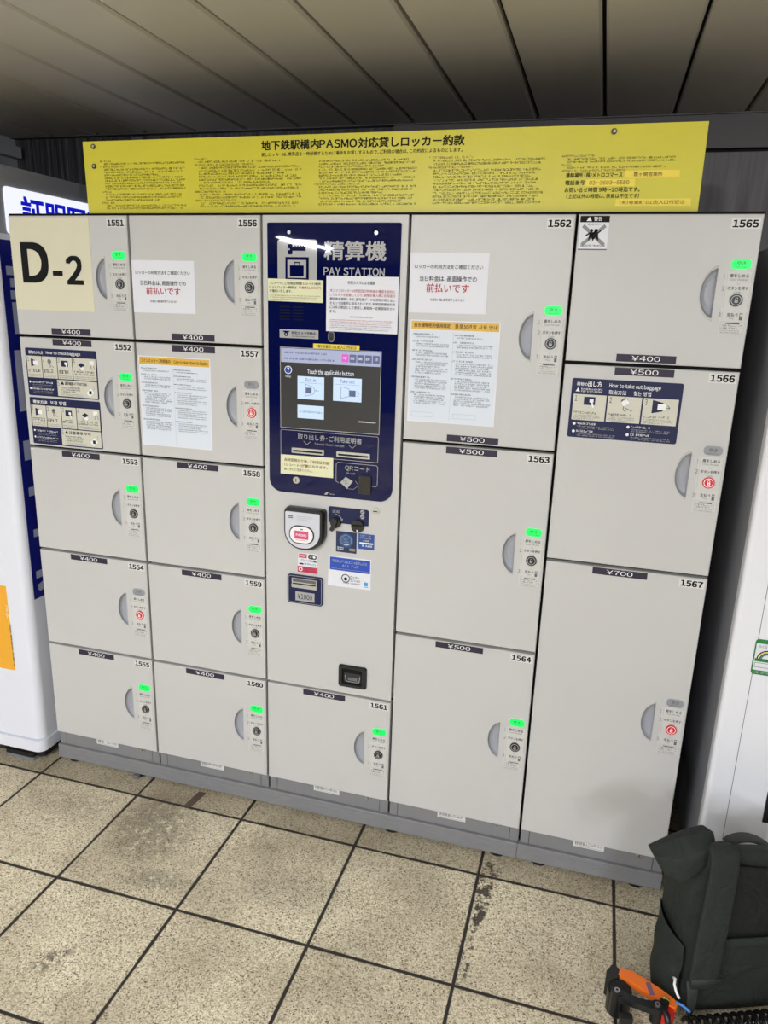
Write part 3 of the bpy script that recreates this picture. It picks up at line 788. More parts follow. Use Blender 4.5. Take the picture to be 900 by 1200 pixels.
b.slab(Fr((0.9935, 0, 0.958), (0.92, 0, -0.38), (0.38, 0, 0.92)), rr(-0.0055, 0.0055, -0.023, 0.013, 0.004), 0.010, 0.019, DARKP)
b.build('return_knob', kp, 'black turn knob')
b = MB(); b.cyl(FRONT, 1.057, 0.955, 0.0185, 0.0, 0.010, DARKP, r1=0.0175); b.slab(FRONT, rr(1.041, 1.073, 0.9565, 0.9595, 0.001), 0.010, 0.0125, BLACK); b.q(FRONT, 1.0555, 1.0585, 0.939, 0.946, 0.0104, WHITE)
b.build('coin_knob', kp, 'black coin slot knob with white mark')
# banknote slot
b = MB(); b.slab(FRONT, rr(0.851, 0.958, 0.7055, 0.7915, 0.008), 0, 0.006, NAVY); b.frame(FRONT, 0.8545, 0.9545, 0.709, 0.788, 0.0012, 0.0063, SILVER, 0.006)
bs = b.build('banknote_slot', ps, 'navy banknote slot marked ¥1000')
b = MB(); b.rect(FRONT, 0.866, 0.942, 0.7545, 0.783, 0.006, 0.010, CHROME); b.q(FRONT, 0.869, 0.939, 0.7655, 0.769, 0.0104, BLACK); b.box(0.866, 0.942, -0.014, -0.010, 0.7595, 0.7645, CHROME); b.q(FRONT, 0.869, 0.939, 0.7725, 0.781, 0.0104, INKGREY)
b.build('slot_mouth', bs, 'chrome mouth')
b = MB(); b.rect(FRONT, 0.876, 0.934, 0.715, 0.742, 0.006, 0.007, SILVER); b.text(FRONT, '¥1000', 0.883, 0.927, 0.7205, 0.7365, 0.0074, BLACK, 0.01)
b.build('value_plate', bs)
# coin return cup
b = MB()
O = rr(1.0085, 1.0935, 0.467, 0.5355, 0.007); I_ = rr(1.0205, 1.0815, 0.478, 0.527, 0.004); n = len(O); n2 = len(I_)
b.slab(FRONT, O, 0.0, 0.004, DARKP)
b.add([FRONT.p(*p, 0.004) for p in O] + [FRONT.p(*p, 0.009) for p in rr(1.011, 1.091, 0.4695, 0.533, 0.006)], [(i, (i + 1) % n, n + (i + 1) % n, n + i) for i in range(n)], DARKP)
b.add([FRONT.p(*p, 0.009) for p in rr(1.011, 1.091, 0.4695, 0.533, 0.006)] + [FRONT.p(*p, 0.009) for p in I_], [(i, (i + 1) % n, n + (i + 1) % n, n + i) for i in range(n)], DARKP)
b.add([FRONT.p(*p, 0.009) for p in I_] + [FRONT.p(*p, 0.0042) for p in rr(1.0225, 1.0795, 0.480, 0.525, 0.004)], [(i, (i + 1) % n, n + (i + 1) % n, n + i) for i in range(n)], DARKM)
b.flat(FRONT, rr(1.0225, 1.0795, 0.480, 0.525, 0.004), 0.0043, BLACK)
cc = b.build('coin_return', ps, 'black coin return cup')
b = MB(); b.slab(FRONT, rr(1.026, 1.077, 0.4835, 0.513, 0.004), 0.0045, 0.0055, mat('smoky_flap', (44, 46, 50), 0.12)); b.line(FRONT, [(1.030, 0.505), (1.032, 0.4895), (1.037, 0.4865), (1.066, 0.4865), (1.072, 0.4895), (1.074, 0.505)], 0.0014, 0.0059, SILVER); b.q(FRONT, 1.038, 1.066, 0.490, 0.500, 0.0059, INKGREY)
b.build('coin_flap', cc, 'smoky clear flap')

# ------------------------------------------------------------------ notices, signs and stickers (peelable things)
T0, T1, TI = 0.0002, 0.0008, 0.0012
def sheet(out, m, t0=T0, t1=T1): return MB().slab(FRONT, out, t0, t1, m)
def R4c(x0, x1, z0, z1): return [(x0, z0), (x1, z0), (x1, z1), (x0, z1)]

b = sheet(R4c(0.006, 0.268, 1.4915, 1.740), CREAM)
b.text(FRONT, 'D', 0.0365, 0.127, 1.566, 1.675, TI, BLACK, 0.040, res=10); b.q(FRONT, 0.139, 0.172, 1.5865, 1.600, TI, BLACK); b.text(FRONT, '2', 0.184, 0.239, 1.5635, 1.6405, TI, BLACK, 0.036, res=10)
b.build('zone_sign', label='large cream sign reading D-2 on locker door 1551', cat='sign')

def prepay(x0, x1, z0, z1, lab):
    b = sheet([(x0, z0), (x1, z0 + 0.001), (x1, z1), (x0, z1)], PAPER); w = x1 - x0; h = z1 - z0
    X = lambda f: x0 + f * w
    Z = lambda f: z1 - f * h
    b.text(FRONT, 'ロッカーの利用方法をご確認ください', X(.06), X(.93), Z(.265), Z(.195), TI, BLACK, 0.004)
    b.text(FRONT, '当日料金は、画面操作での', X(.13), X(.86), Z(.47), Z(.38), TI, BLACK, 0.01)
    b.text(FRONT, '前払いです', X(.22), X(.77), Z(.65), Z(.505), TI, RED, 0.014)
    b.text(FRONT, 'お支払い後、操作完了となります', X(.28), X(.72), Z(.795), Z(.75), TI, BLACK, 0.008)
    b.build('paper_notice', label=lab, cat='notice', group='white prepayment notices')
prepay(0.3945, 0.585, 1.495, 1.632, 'white paper notice with red Japanese line on locker door 1556')
prepay(1.175, 1.367, 1.519, 1.660, 'white paper notice with red Japanese line on locker door 1562')

def poster(x0, x1, z0, z1, h1, h2, code, lab, latin):
    b = sheet(R4c(x0, x1, z0, z1), PAPER); w = x1 - x0; h = z1 - z0
    X = lambda f: x0 + f * w
    Z = lambda f: z1 - f * h
    b.q(FRONT, X(.01), X(.985), Z(.09), Z(.012), TI, ORANGEH); b.q(FRONT, X(.02), X(.975), Z(.985), Z(.10), TI, PAPERB)
    e = TI + 0.0003
    b.text(FRONT, h1, X(.04), X(.45), Z(.07), Z(.03), e, BLACK, 0.012); b.text(FRONT, h2, X(.50), X(.965), Z(.07), Z(.03), e, BLACK, 0.008)
    b.q(FRONT, X(.487), X(.489), Z(.97), Z(.11), e, SILVER)
    for (cx0, cx1, lt) in ((.05, .46, False), (.51, .95, latin)):
        z = .125
        for rows in (1, 2, 2, 6, 5, 5):
            b.greek(FRONT, X(cx0 - .02), X(cx0 + .22), Z(z + .022), Z(z), 1, e, BLACK, ragged=0, dens=0.75, latin=lt)
            z += .026
            rr2 = rows if not (lt and rows < 3) else rows
            b.greek(FRONT, X(cx0 + .02), X(cx1), Z(z + .0205 * rr2), Z(z), rr2, e, mat('soft_ink', (70, 72, 78), 0.5), latin=lt, dens=0.68)
            z += .0205 * rr2 + .022
            if z > .92: break
    return b, X, Z, e
b, X, Z, e = poster(0.400, 0.624, 1.127, 1.379, 'コインロッカーご利用案内', 'Coin-locker How-to Basics', True, '', True)
b.build('rules_poster', label='orange-topped white rules poster with English column on locker door 1557', cat='poster', group='orange headed rules posters')
b, X, Z, e = poster(1.182, 1.405, 1.2505, 1.5025, '投币储物柜的使用规定', '물품보관함 사용 안내', False, '', False)
b.frame(FRONT, X(.05), X(.30), Z(.945), Z(.90), 0.0005, e, SILVER); b.frame(FRONT, X(.53), X(.79), Z(.945), Z(.90), 0.0005, e, SILVER)
b.build('rules_poster', label='orange-topped white rules poster with Korean column on locker door 1562', cat='poster', group='orange headed rules posters')

def arrow(b, x, z, s, d, m): b.flat(FRONT, [(x - s, z - s * .35), (x, z - s * .35), (x, z - s), (x + s, z), (x, z + s), (x, z + s * .35), (x - s, z + s * .35)], d, m)
def pict_in(b, x, z, s, d):            # locker mouth and white bag
    b.flat(FRONT, [(x - s, z + s), (x + s * .3, z + s * .6), (x + s * .3, z - s * .6), (x - s, z - s)], d, NAVY); b.flat(FRONT, [(x - s * .3, z - s * .55), (x + s, z - s * .55), (x + s, z + s * .5), (x - s * .3, z + s * .5)], d + 0.0003, WHITE)
def pict_hand(b, x, z, s, d):
    b.ring(FRONT, x, z + s * .5, s * .3, s * .55, d, INKGREY); b.disc(FRONT, x, z + s * .5, s * .22, d, NAVY)
    b.line(FRONT, [(x, z + s * .2), (x + s * .2, z - s * .5), (x + s * 1.2, z - s * .9)], s * .12, d, INKGREY); b.line(FRONT, [(x - s * .1, z), (x - s * .1, z - s * .8), (x + s * .3, z - s)], s * .12, d, INKGREY)
def pict_screen(b, x, z, s, d):
    b.q(FRONT, x - s, x + s, z - s * .6, z + s * .9, d, NAVY); b.q(FRONT, x, x + s * .7, z - s * .1, z + s * .5, d + 0.0003, WHITE); b.line(FRONT, [(x + s * .4, z), (x + s * .7, z - s * .9)], s * .3, d + 0.0006, WHITE)
def pict_card(b, x, z, s, d):
    b.flat(FRONT, [(x - s, z), (x, z + s * .6), (x + s, z), (x, z - s * .6)], d, NAVY); b.flat(FRONT, [(x - s * .3, z - s * .8), (x + s * .4, z - s * .3), (x + s, z - s * .8), (x + s * .2, z - s * 1.3)], d + 0.0003, WHITE); b.line(FRONT, [(x - s * .9, z - s * .9), (x - s * .3, z - s * 1.3)], s * .12, d, INKGREY)
def howto(z0, z1, x0, x1, heads, five, lab):
    b = MB().slab(FRONT, rr(x0, x1, z0, z1, 0.004), T0, T1, NAVY); h = z1 - z0; w = x1 - x0
    X = lambda f: x0 + f * w
    Z = lambda f: z1 - f * h
    b.text(FRONT, heads[0], X(.05), X(.255), Z(.125), Z(.055), TI, WHITE, 0.02); b.text(FRONT, heads[1], X(.30), X(.30 + heads[2]), Z(.130), Z(.050), TI, WHITE, 0.014)
    for i, (a, c) in enumerate(((.015, .225), (.235, .44), (.45, .655), (.665, .985))):
        b.slab(FRONT, rr(X(a), X(c), Z(.615), Z(.165), 0.001), T1, TI, SIGNBG)
        k = TI + 0.0004
        b.text(FRONT, str(i + 1), X(a + .01), X(a + .035), Z(.275), Z(.185), k, INKGREY)
        (pict_in, pict_hand, pict_screen, pict_card)[i](b, X((a + c) / 2 - (.04 if i == 3 else 0)), Z(.305), 0.0115, k)
        if i == 3: b.q(FRONT, X(.90), X(.96), Z(.30), Z(.21), k, WHITE); b.line(FRONT, [(X(.92), Z(.28)), (X(.92), Z(.38))], 0.0014, k, INKGREY); b.line(FRONT, [(X(.95), Z(.26)), (X(.965), Z(.38))], 0.0014, k, INKGREY)
        b.greek(FRONT, X(a + .012), X(c - .01), Z(.52), Z(.42), 1 if i < 3 else 2, k, BLACK, ragged=0.2)
        b.greek(FRONT, X(a + .012), X(c - .01), Z(.60), Z(.53), 2, k, INKGREY, latin=True)
    b.slab(FRONT, rr(X(.425), X(.985), Z(.975), Z(.635), 0.001), T1, TI, SIGNBG); k = TI + 0.0004
    b.text(FRONT, '5', X(.432), X(.455), Z(.76), Z(.66), k, INKGREY); b.flat(FRONT, [(X(.475), Z(.73)), (X(.525), Z(.73)), (X(.50), Z(.66))], k, BLACK)
    b.text(FRONT, five, X(.535), X(.84), Z(.735), Z(.665), k, BLACK, 0.015)
    b.greek(FRONT, X(.475), X(.76), Z(.90), Z(.765), 3, k, BLACK); b.greek(FRONT, X(.475), X(.80), Z(.96), Z(.91), 2, k, INKGREY, latin=True)
    b.flat(FRONT, [(X(.83), Z(.87)), (X(.875), Z(.95)), (X(.94), Z(.86)), (X(.895), Z(.77))], k, WHITE); b.q(FRONT, X(.868), X(.905), Z(.895), Z(.825), k + 0.0003, NAVY); b.line(FRONT, [(X(.945), Z(.80)), (X(.935), Z(.72))], 0.001, k, INKGREY)
    for zz in (.69, .83):
        b.disc(FRONT, X(.035), Z(zz + .02), 0.003, TI, WHITE); b.greek(FRONT, X(.055), X(.40), Z(zz + .05), Z(zz), 1, TI, WHITE, ragged=0.05); b.greek(FRONT, X(.07), X(.36), Z(zz + .12), Z(zz + .055), 2, TI, SILVER, latin=True)
    b.build('instruction_sign', label=lab, cat='sign', group='navy instruction signs')
howto(1.2455, 1.384, 0.0195, 0.2625, ('荷物の入れ方', 'How to check baggage', .48), '最終確認 ATTENTION', 'navy sign How to check baggage, upper of two on locker door 1552')
howto(1.1005, 1.240, 0.0195, 0.2635, ('寄存方法', '보관 방법', .22), '注意事项 주의', 'navy Chinese and Korean sign, lower of two on locker door 1552')

x0, x1, z0, z1 = 1.584, 1.833, 1.2405, 1.3815
b = MB().slab(FRONT, rr(x0, x1, z0, z1, 0.005), T0, T1, NAVY); w_ = x1 - x0; h_ = z1 - z0
X = lambda f: x0 + f * w_
Z = lambda f: z1 - f * h_
b.text(FRONT, '荷物の', X(.045), X(.145), Z(.125), Z(.065), TI, WHITE, 0.01); b.text(FRONT, '出し方', X(.148), X(.275), Z(.13), Z(.04), TI, WHITE, 0.02)
b.text(FRONT, 'How to take out baggage', X(.345), X(.805), Z(.145), Z(.055), TI, WHITE, 0.012); b.text(FRONT, '取出方法', X(.345), X(.505), Z(.24), Z(.165), TI, WHITE, 0.008); b.text(FRONT, '찾는 방법', X(.57), X(.725), Z(.24), Z(.165), TI, WHITE, 0.012)
b.flat(FRONT, [(X(.04), Z(.22)), (X(.08), Z(.22)), (X(.06), Z(.155))], TI, WHITE); b.greek(FRONT, X(.09), X(.31), Z(.235), Z(.155), 2, TI, WHITE, ragged=0.1)
for i, (a, c) in enumerate(((.025, .33), (.345, .65), (.665, .975))):
    b.slab(FRONT, rr(X(a), X(c), Z(.70), Z(.265), 0.001), T1, TI, SIGNBG); k = TI + 0.0004
    b.text(FRONT, str(i + 1), X(a + .015), X(a + .035), Z(.38), Z(.285), k, BLACK); cx = X((a + c) / 2)
    if i == 0: pict_screen(b, cx, Z(.385), 0.013, k)
    elif i == 1: pict_hand(b, cx, Z(.40), 0.015, k); b.flat(FRONT, [(cx - .008, Z(.36)), (cx + .004, Z(.30)), (cx + .011, Z(.36)), (cx - .001, Z(.43))], k + .0003, WHITE)
    else:
        b.flat(FRONT, [(cx - .018, Z(.29)), (cx + .006, Z(.33)), (cx + .006, Z(.47)), (cx - .018, Z(.51))], k, NAVY); b.q(FRONT, cx - .006, cx + .012, Z(.45), Z(.35), k + .0003, WHITE); b.line(FRONT, [(cx + .012, Z(.41)), (cx + .021, Z(.41))], .0012, k, NAVY); b.line(FRONT, [(cx + .016, Z(.37)), (cx + .021, Z(.41)), (cx + .016, Z(.45))], .0012, k, NAVY)
    b.greek(FRONT, X(a + .015), X(c - .06), Z(.60), Z(.545), 1, k, BLACK, ragged=0); b.greek(FRONT, X(a + .015), X(c - .03), Z(.69), Z(.605), 3, k, INKGREY)
for (cx, zz, t2) in ((.055, .735, .45), (.055, .865, .45), (.555, .735, .95), (.555, .865, .95)):
    b.disc(FRONT, X(cx), Z(zz + .03), 0.0035, TI, WHITE); b.greek(FRONT, X(cx + .025), X(cx + .21), Z(zz + .05), Z(zz), 1, TI, WHITE, ragged=0, dens=.75); b.greek(FRONT, X(cx + .03), X(t2), Z(zz + .115), Z(zz + .055), 2, TI, SILVER)
b.build('instruction_sign', label='navy sign How to take out baggage on locker door 1566', cat='sign', group='navy instruction signs')

# warning sticker on 1565
x0, x1, z0, z1 = 1.5675, 1.631, 1.669, 1.7415
b = sheet(R4c(x0, x1, z0, z1), PAPER)
b.q(FRONT, x0, x1, 1.728, z1, TI, BLACK); k = TI + .0003
b.flat(FRONT, [(1.581, 1.7305), (1.593, 1.7305), (1.587, 1.7395)], k, WHITE); b.text(FRONT, '警告', 1.597, 1.615, 1.7305, 1.7395, k, WHITE, .015); b.text(FRONT, 'あぶない', 1.585, 1.612, 1.7215, 1.726, TI, BLACK)
G2 = mat('cross_grey', (140, 140, 140), .5)
b.line(FRONT, [(1.577, 1.682), (1.621, 1.719)], .0075, TI, G2); b.line(FRONT, [(1.577, 1.719), (1.621, 1.682)], .0075, TI, G2)
for cx, s in ((1.594, 1.0), (1.604, 1.15)):
    b.disc(FRONT, cx, 1.7105, .0035 * s, k, BLACK); b.flat(FRONT, [(cx - .006 * s, 1.6875), (cx - .004 * s, 1.707), (cx + .004 * s, 1.707), (cx + .006 * s, 1.6875), (cx, 1.696)], k, BLACK); b.line(FRONT, [(cx - .004, 1.705), (cx - .011, 1.700)], .003, k, BLACK); b.line(FRONT, [(cx + .004, 1.705), (cx + .010, 1.710)], .003, k, BLACK)
b.greek(FRONT, 1.572, 1.627, 1.6755, 1.681, 1, TI, BLACK, ragged=0); b.q(FRONT, x0, x1, 1.669, 1.6715, TI, INKGREY)
b.build('warning_sticker', label='small black and white warning sticker in the corner of locker door 1565', cat='sticker')

# notices on the pay station
PT0, PT1, PTI = 0.0048, 0.0054, 0.0058
PT0, PT1, PTI = 0.0031, 0.0037, 0.0041
b = sheet([(0.7985, 1.5365), (0.9505, 1.535), (0.9505, 1.590), (0.798, 1.592)], CREAMN, PT0, PT1)
b.text(FRONT, 'ICカード、ご利用証明書(レシート)紛失', 0.805, 0.945, 1.5775, 1.5845, PTI, BLACK, .006); b.text(FRONT, 'によるロッカー解錠は', 0.8025, 0.878, 1.5675, 1.5745, PTI, BLACK, .006); b.text(FRONT, '手数料1,000円', 0.884, 0.944, 1.5675, 1.5745, PTI, RED, .006); b.text(FRONT, 'を徴収いたします。', 0.8025, 0.866, 1.558, 1.565, PTI, BLACK, .006)
b.greek(FRONT, 0.8025, 0.945, 1.539, 1.5535, 3, PTI, mat('olive_ink', (96, 100, 60), .5), latin=True)
b.build('paper_notice', label='pale yellow notice above the speaker slots of the pay station', cat='notice', group='pale yellow notices on the pay station')
b = sheet([(0.9595, 1.466), (1.1485, 1.465), (1.1485, 1.6015), (0.959, 1.602)], PAPER, PT0, PT1)
b.text(FRONT, '防犯カメラによる撮影', 1.017, 1.088, 1.582, 1.590, PTI, BLACK, .006)
for i, (s, mm) in enumerate([('本コインロッカーは防犯及び利用者の確認を目的と', RED), ('してカメラを設置しており、荷物の預入時に利用者の', RED), ('顔写真を撮影します。顔写真データは荷物の取り出し', BLACK), ('をもって自動的に消去されますが、利用証明書紛失時', BLACK), ('には本人確認として使用し、解錠後一定期間保存され', BLACK), ('ます。', BLACK)]):
    z = 1.5665 - i * .0102
    b.text(FRONT, s, 0.969, 1.1405 if i < 5 else 0.986, z - .0036, z + .0036, PTI, mm, .004)
b.text(FRONT, 'Security Camera Notice', 1.024, 1.083, 1.5, 1.506, PTI, INKGREY)
b.greek(FRONT, 0.969, 1.140, 1.484, 1.4975, 3, PTI, RED, latin=True, ragged=.05); b.greek(FRONT, 0.969, 1.140, 1.470, 1.484, 3, PTI, INKGREY, latin=True, ragged=.1)
b.build('paper_notice', label='white security camera notice on the navy pay station panel', cat='notice')
b = sheet([(0.831, 1.081), (0.984, 1.0815), (0.9835, 1.1365), (0.8315, 1.1345)], CREAMN, PT0, PT1)
b.text(FRONT, '長時間預かり後、ご利用証明書', 0.842, 0.972, 1.1165, 1.1255, PTI, BROWNINK, .008); b.text(FRONT, '(レシート)が鍵になります。', 0.842, 0.968, 1.1035, 1.1125, PTI, BROWNINK, .012); b.text(FRONT, '捨てずにご注意ください。', 0.842, 0.925, 1.0915, 1.099, PTI, BROWNINK, .006)
b.build('paper_notice', label='pale yellow notice with brown writing under the left receipt slot', cat='notice', group='pale yellow notices on the pay station')

b = sheet(R4c(0.994, 1.0535, 0.874, 0.934), mat('dark_blue_sticker', (14, 34, 74), .4))
TEAL = mat('teal_glow_print', (28, 78, 132), .4); b.disc(FRONT, 1.0235, 0.909, .0205, TI, TEAL); 
pts = [(1.0235 + .0165 * math.cos(R_(30 + 60 * i)), .910 + .0165 * math.sin(R_(30 + 60 * i))) for i in range(6)]
b.line(FRONT, pts, .0009, TI + .0003, SILVER, True); b.greek(FRONT, 1.013, 1.034, .901, .919, 3, TI + .0003, SILVER, ragged=0, dens=.45)
b.line(FRONT, [(1.015, .8985), (1.0235, .8965), (1.032, .8985)], .0014, TI + .0003, WHITE); b.greek(FRONT, .998, 1.018, .880, .890, 2, TI, WHITE, ragged=.1, dens=.9); b.q(FRONT, 1.033, 1.050, .8805, .888, TI, mat('tan_print', (140, 132, 118), .4))
b.build('promo_sticker', label='dark blue square sticker with a hexagon below the black return knob', cat='sticker')
b = sheet(R4c(1.0585, 1.104, 0.890, 0.934), mat('mid_blue_sticker', (36, 78, 150), .4))
b.greek(FRONT, 1.063, 1.100, .919, .932, 2, TI, SILVER, ragged=0); b.greek(FRONT, 1.072, 1.090, .911, .918, 1, TI, YSTRIP, ragged=0); b.q(FRONT, 1.062, 1.101, .9055, .9095, TI, WHITE); b.greek(FRONT, 1.064, 1.099, .896, .904, 1, TI, WHITE, ragged=0, dens=.9)
b.build('promo_sticker', label='small mid-blue sticker with white lines under the coin knob', cat='sticker')
b = sheet([(0.971, 0.772), (1.097, 0.773), (1.097, 0.8615), (0.974, 0.8605)], PAPER)
b.q(FRONT, .977, 1.0945, .820, .8575, TI, mat('royal_blue_print', (22, 72, 176), .4)); k = TI + .0003
b.greek(FRONT, .984, 1.088, .841, .852, 1, k, SILVER, ragged=0); b.greek(FRONT, 1.000, 1.070, .830, .841, 1, k, SILVER, ragged=0); b.q(FRONT, .982, 1.090, .8245, .8253, k, SILVER)
b.ring(FRONT, 1.024, .799, .010, .0125, TI, mat('soft_ink', (0, 0, 0))); b.disc(FRONT, 1.024, .797, .005, TI, BLACK); b.line(FRONT, [(1.011, .796), (1.016, .808)], .0015, TI, TEAL)
b.text(FRONT, 'ロッカー', 1.037, 1.065, .8005, .808, TI, BLACK, .01); b.text(FRONT, 'コンシェル', 1.037, 1.067, .7915, .7985, TI, BLACK, .01); b.text(FRONT, 'Locker Concierge', 1.017, 1.066, .7825, .789, TI, BLACK, .006)
b.slab(FRONT, rr(1.078, 1.089, .7835, .794, .001), T1, TI, mat('sky_blue_print', (60, 156, 214), .4)); b.q(FRONT, 1.0765, 1.0905, .7795, .7815, TI, mat('sky_blue_print', (0, 0, 0)))
b.build('promo_sticker', label='wide white sticker with royal blue top half beside the card reader', cat='sticker')
b = sheet([(0.880, .800), (.940, .800), (.9405, .858), (.882, .857)], PAPER)
PK = mat('crimson_print', (196, 58, 92), .4)
b.q(FRONT, .884, .908, .843, .855, TI, PK); b.greek(FRONT, .886, .906, .845, .853, 1, TI + .0003, WHITE, ragged=0, dens=.9); b.slab(FRONT, rr(.912, .937, .8415, .8555, .006), T1, TI, DARKP); b.disc(FRONT, .930, .8485, .004, TI + .0003, WHITE); b.text(FRONT, 'IC', .916, .924, .8455, .8515, TI + .0003, WHITE)
b.greek(FRONT, .885, .936, .832, .840, 1, TI, INKGREY, ragged=0); b.greek(FRONT, .885, .936, .8215, .8295, 1, TI, INKGREY, ragged=0); b.q(FRONT, .928, .937, .833, .8375, TI, VGREEN); b.q(FRONT, .885, .898, .823, .827, TI, BLACK)
b.q(FRONT, .8805, .940, .800, .818, TI, PK); b.ring(FRONT, .8895, .809, .0035, .006, TI + .0003, WHITE); b.greek(FRONT, .899, .937, .803, .815, 2, TI + .0003, mat('dark_crimson', (130, 30, 60), .4), ragged=0)
b.build('promo_sticker', label='small white and crimson card sticker below the card reader', cat='sticker')

# ------------------------------------------------------------------ yellow rules board standing on top of the lockers
BY = Fr((0, 0.022, 0), (1, 0, 0), (0, 0, 1))
yb = empty('rules_board', (1.03, 0.024, 1.753), 'long yellow rules board with black Japanese print on top of the lockers', 'board')
b = MB(); b.slab(BY, [(0.254, 1.7530), (1.8145, 1.7530), (1.8135, 1.9325), (0.2495, 1.9325)], -0.003, 0.0, YELLOW)
d = 0.0005
b.text(BY, '地下鉄駅構内PASMO対応貸しロッカー約款', .772, 1.288, 1.8985, 1.9215, d, BLACK, .026)
b.text(BY, '貸しロッカーは、携帯品を一時保管するために場所をお貸しするもので、ご利用の場合は、この約款によるものとします。', .772, 1.284, 1.8845, 1.8935, d, BLACK, .006)
INK = mat('board_ink', (40, 34, 16), .5, spec=0.2)
def article(x0, x1, ztop, blocks, pitch=.00835):
    z = ztop
    for head, rows in blocks:
        if head: b.greek(BY, x0, x0 + (x1 - x0) * head, z - pitch, z, 1, d, BROWNINK, ragged=0, dens=.6); z -= pitch
        if rows: b.greek(BY, x0 + .012, x1, z - pitch * rows, z, rows, d, INK, dens=.55); z -= pitch * rows
article(.300, .560, 1.886, [(.14, 1), (.3, 8), (.12, 3), (.16, 2)], .0069)
article(.583, .885, 1.886, [(.13, 1), (.6, 8), (.3, 2), (.4, 2)], .0071)
article(.915, 1.18, 1.8745, [(0, 8), (.45, 7)], .0066)
article(1.205, 1.48, 1.8765, [(.4, 2), (.4, 9), (0, 2)], .0071)
article(1.513, 1.77, 1.873, [(.3, 2), (.1, 1), (.55, 0)], .0061)
b.text(BY, '連絡場所 (株)メトロコマース', 1.525, 1.648, 1.8245, 1.8355, d, BLACK, .016)
b.text(BY, '電話番号', 1.525, 1.568, 1.8095, 1.8195, d, BLACK, .016)
b.text(BY, 'お問い合せ時間 9時~20時迄です。', 1.525, 1.688, 1.794, 1.8045, d, BLACK, .016); b.text(BY, '(上記以外の時間は、係員は不在です)', 1.530, 1.688, 1.781, 1.791, d, BLACK, .012)
b.build('panel', yb)
for (x0, x1, z0, z1, s, tx0, tx1) in ((1.652, 1.768, 1.8225, 1.838, '霞ヶ関営業所', 1.672, 1.732), (1.570, 1.676, 1.8065, 1.821, '03-3603-5580', 1.578, 1.664), (1.639, 1.798, 1.765, 1.7795, '(有)有楽町 D1出入口付近②', 1.648, 1.785)):
    s_ = MB().rect(BY, x0, x1, z0, z1, 0.0002, .0009, YSTRIP); s_.text(BY, s, tx0, tx1, z0 + .003, z1 - .003, .0013, mat('strip_ink', (96, 78, 20), .5), .006)
    s_.build('label_strip', yb, 'bright yellow label strip')
for (cx, cz) in ((.2825, 1.9195), (.2815, 1.871), (1.6205, 1.918)):
    MB().cyl(BY, cx, cz, .0062, 0, .003, mat('dark_bolt', (70, 62, 44), .4, metal=.5)).cyl(BY, cx + .001, cz, .003, .003, .005, CHROME).build('bolt', yb, 'dark metal bolt')
for bx in (.35, 1.03, 1.70):
    k = MB(); k.box(bx, bx + .03, .0255, .03, 1.7530, 1.915, GREY); k.box(bx, bx + .03, .03, .10, 1.7530, 1.758, GREY); k.build('bracket', yb, 'grey steel bracket behind the board')

# ------------------------------------------------------------------ photo booth on the left
SX = -0.032
BS = Fr((SX, 0, 0), (0, 1, 0), (0, 0, 1))         # side face, n = +x
bo = empty('photo_booth', (-0.5, 0.3, 0), 'white photo booth with lit blue lettered sign left of the lockers', 'photo booth')
def plan(x0, x1, y0, y1, r, n=8):
    return [(x, y) for x, y in rr(x0, x1, y0, y1, (0, r, 0.0, 0), n)]
FL = lambda z: Fr((0, 0, z), (1, 0, 0), (0, 1, 0))
b = MB(); b.slab(FL(0), plan(-0.62, SX, -0.035, 0.72, 0.028), 0.088, 1.70, BOOTHW, smooth=False)
bb = b.build('body', bo)
for p in bb.data.polygons: p.use_smooth = False
b = MB(); b.slab(FL(0), plan(-0.62, SX + 0.006, -0.044, 0.72, 0.030), 0.045, 0.086, BOOTHW); b.build('skirt', bo)
b = MB(); b.slab(FL(0), plan(-0.61, SX - 0.012, -0.020, 0.70, 0.02), 0.012, 0.045, DARKM); b.build('base', bo, 'black recessed base')
b = MB(); b.slab(FL(0), rr(-0.19, -0.075, -0.036, 0.05, 0.008), 0.0, 0.012, mat('foot_metal', (120, 122, 126), .4)); b.slab(FL(0), rr(-0.19, -0.075, -0.036, 0.05, 0.008), 0.012, 0.028, DARKM); b.build('foot', bo, 'grey levelling foot')
b = MB(); b.slab(FL(0), plan(-0.62, SX + 0.002, -0.038, 0.72, 0.028), 1.70, 1.884, BOOTHG); b.build('header', bo, 'grey header box')
b = MB(); b.slab(BS, rr(0.028, 0.70, 1.700, 1.828, (0.012, 0.004, 0.004, 0.012)), 0.002, 0.007, SIGNLIT)
b.text(BS, '証明写真', 0.088, 0.478, 1.715, 1.811, 0.0075, SIGNBLUE, .03)
b.build('lit_sign', bo, 'lit white sign reading 証明写真 in blue')
b = MB(); b.flat(BS, [(-0.006, 0.585), (0.70, 0.585), (0.70, 1.683), (-0.006, 1.683)], 0.0006, BOOTHB)
for i, chh in enumerate('証明写真'):
    zc = (1.535, 1.262, 0.985, 0.72)[i]
    b.text(BS, chh, 0.012, 0.235, zc - .115, zc + .115, .0010, mat('booth_letter', (170, 175, 196), .4), .03)
b.build('blue_film', bo, 'deep blue side film with large white characters')
BFr = Fr((0, -0.035, 0), (1, 0, 0), (0, 0, 1))
b = MB(); b.q(BFr, -0.45, -0.1105, 0.335, 0.632, .0006, ORANGEP); b.greek(Fr((-0.1175, -0.035, 0.35), (0, 0, 1), (-1, 0, 0)), 0, 0.15, -.012, .0, 1, .001, BLACK, ragged=0, latin=True); b.greek(Fr((-0.122, -0.035, 0.52), (0, 0, 1), (-1, 0, 0)), 0, 0.06, -.012, .002, 1, .001, WHITE, ragged=0)
b.build('orange_film', bo, 'orange printed film')

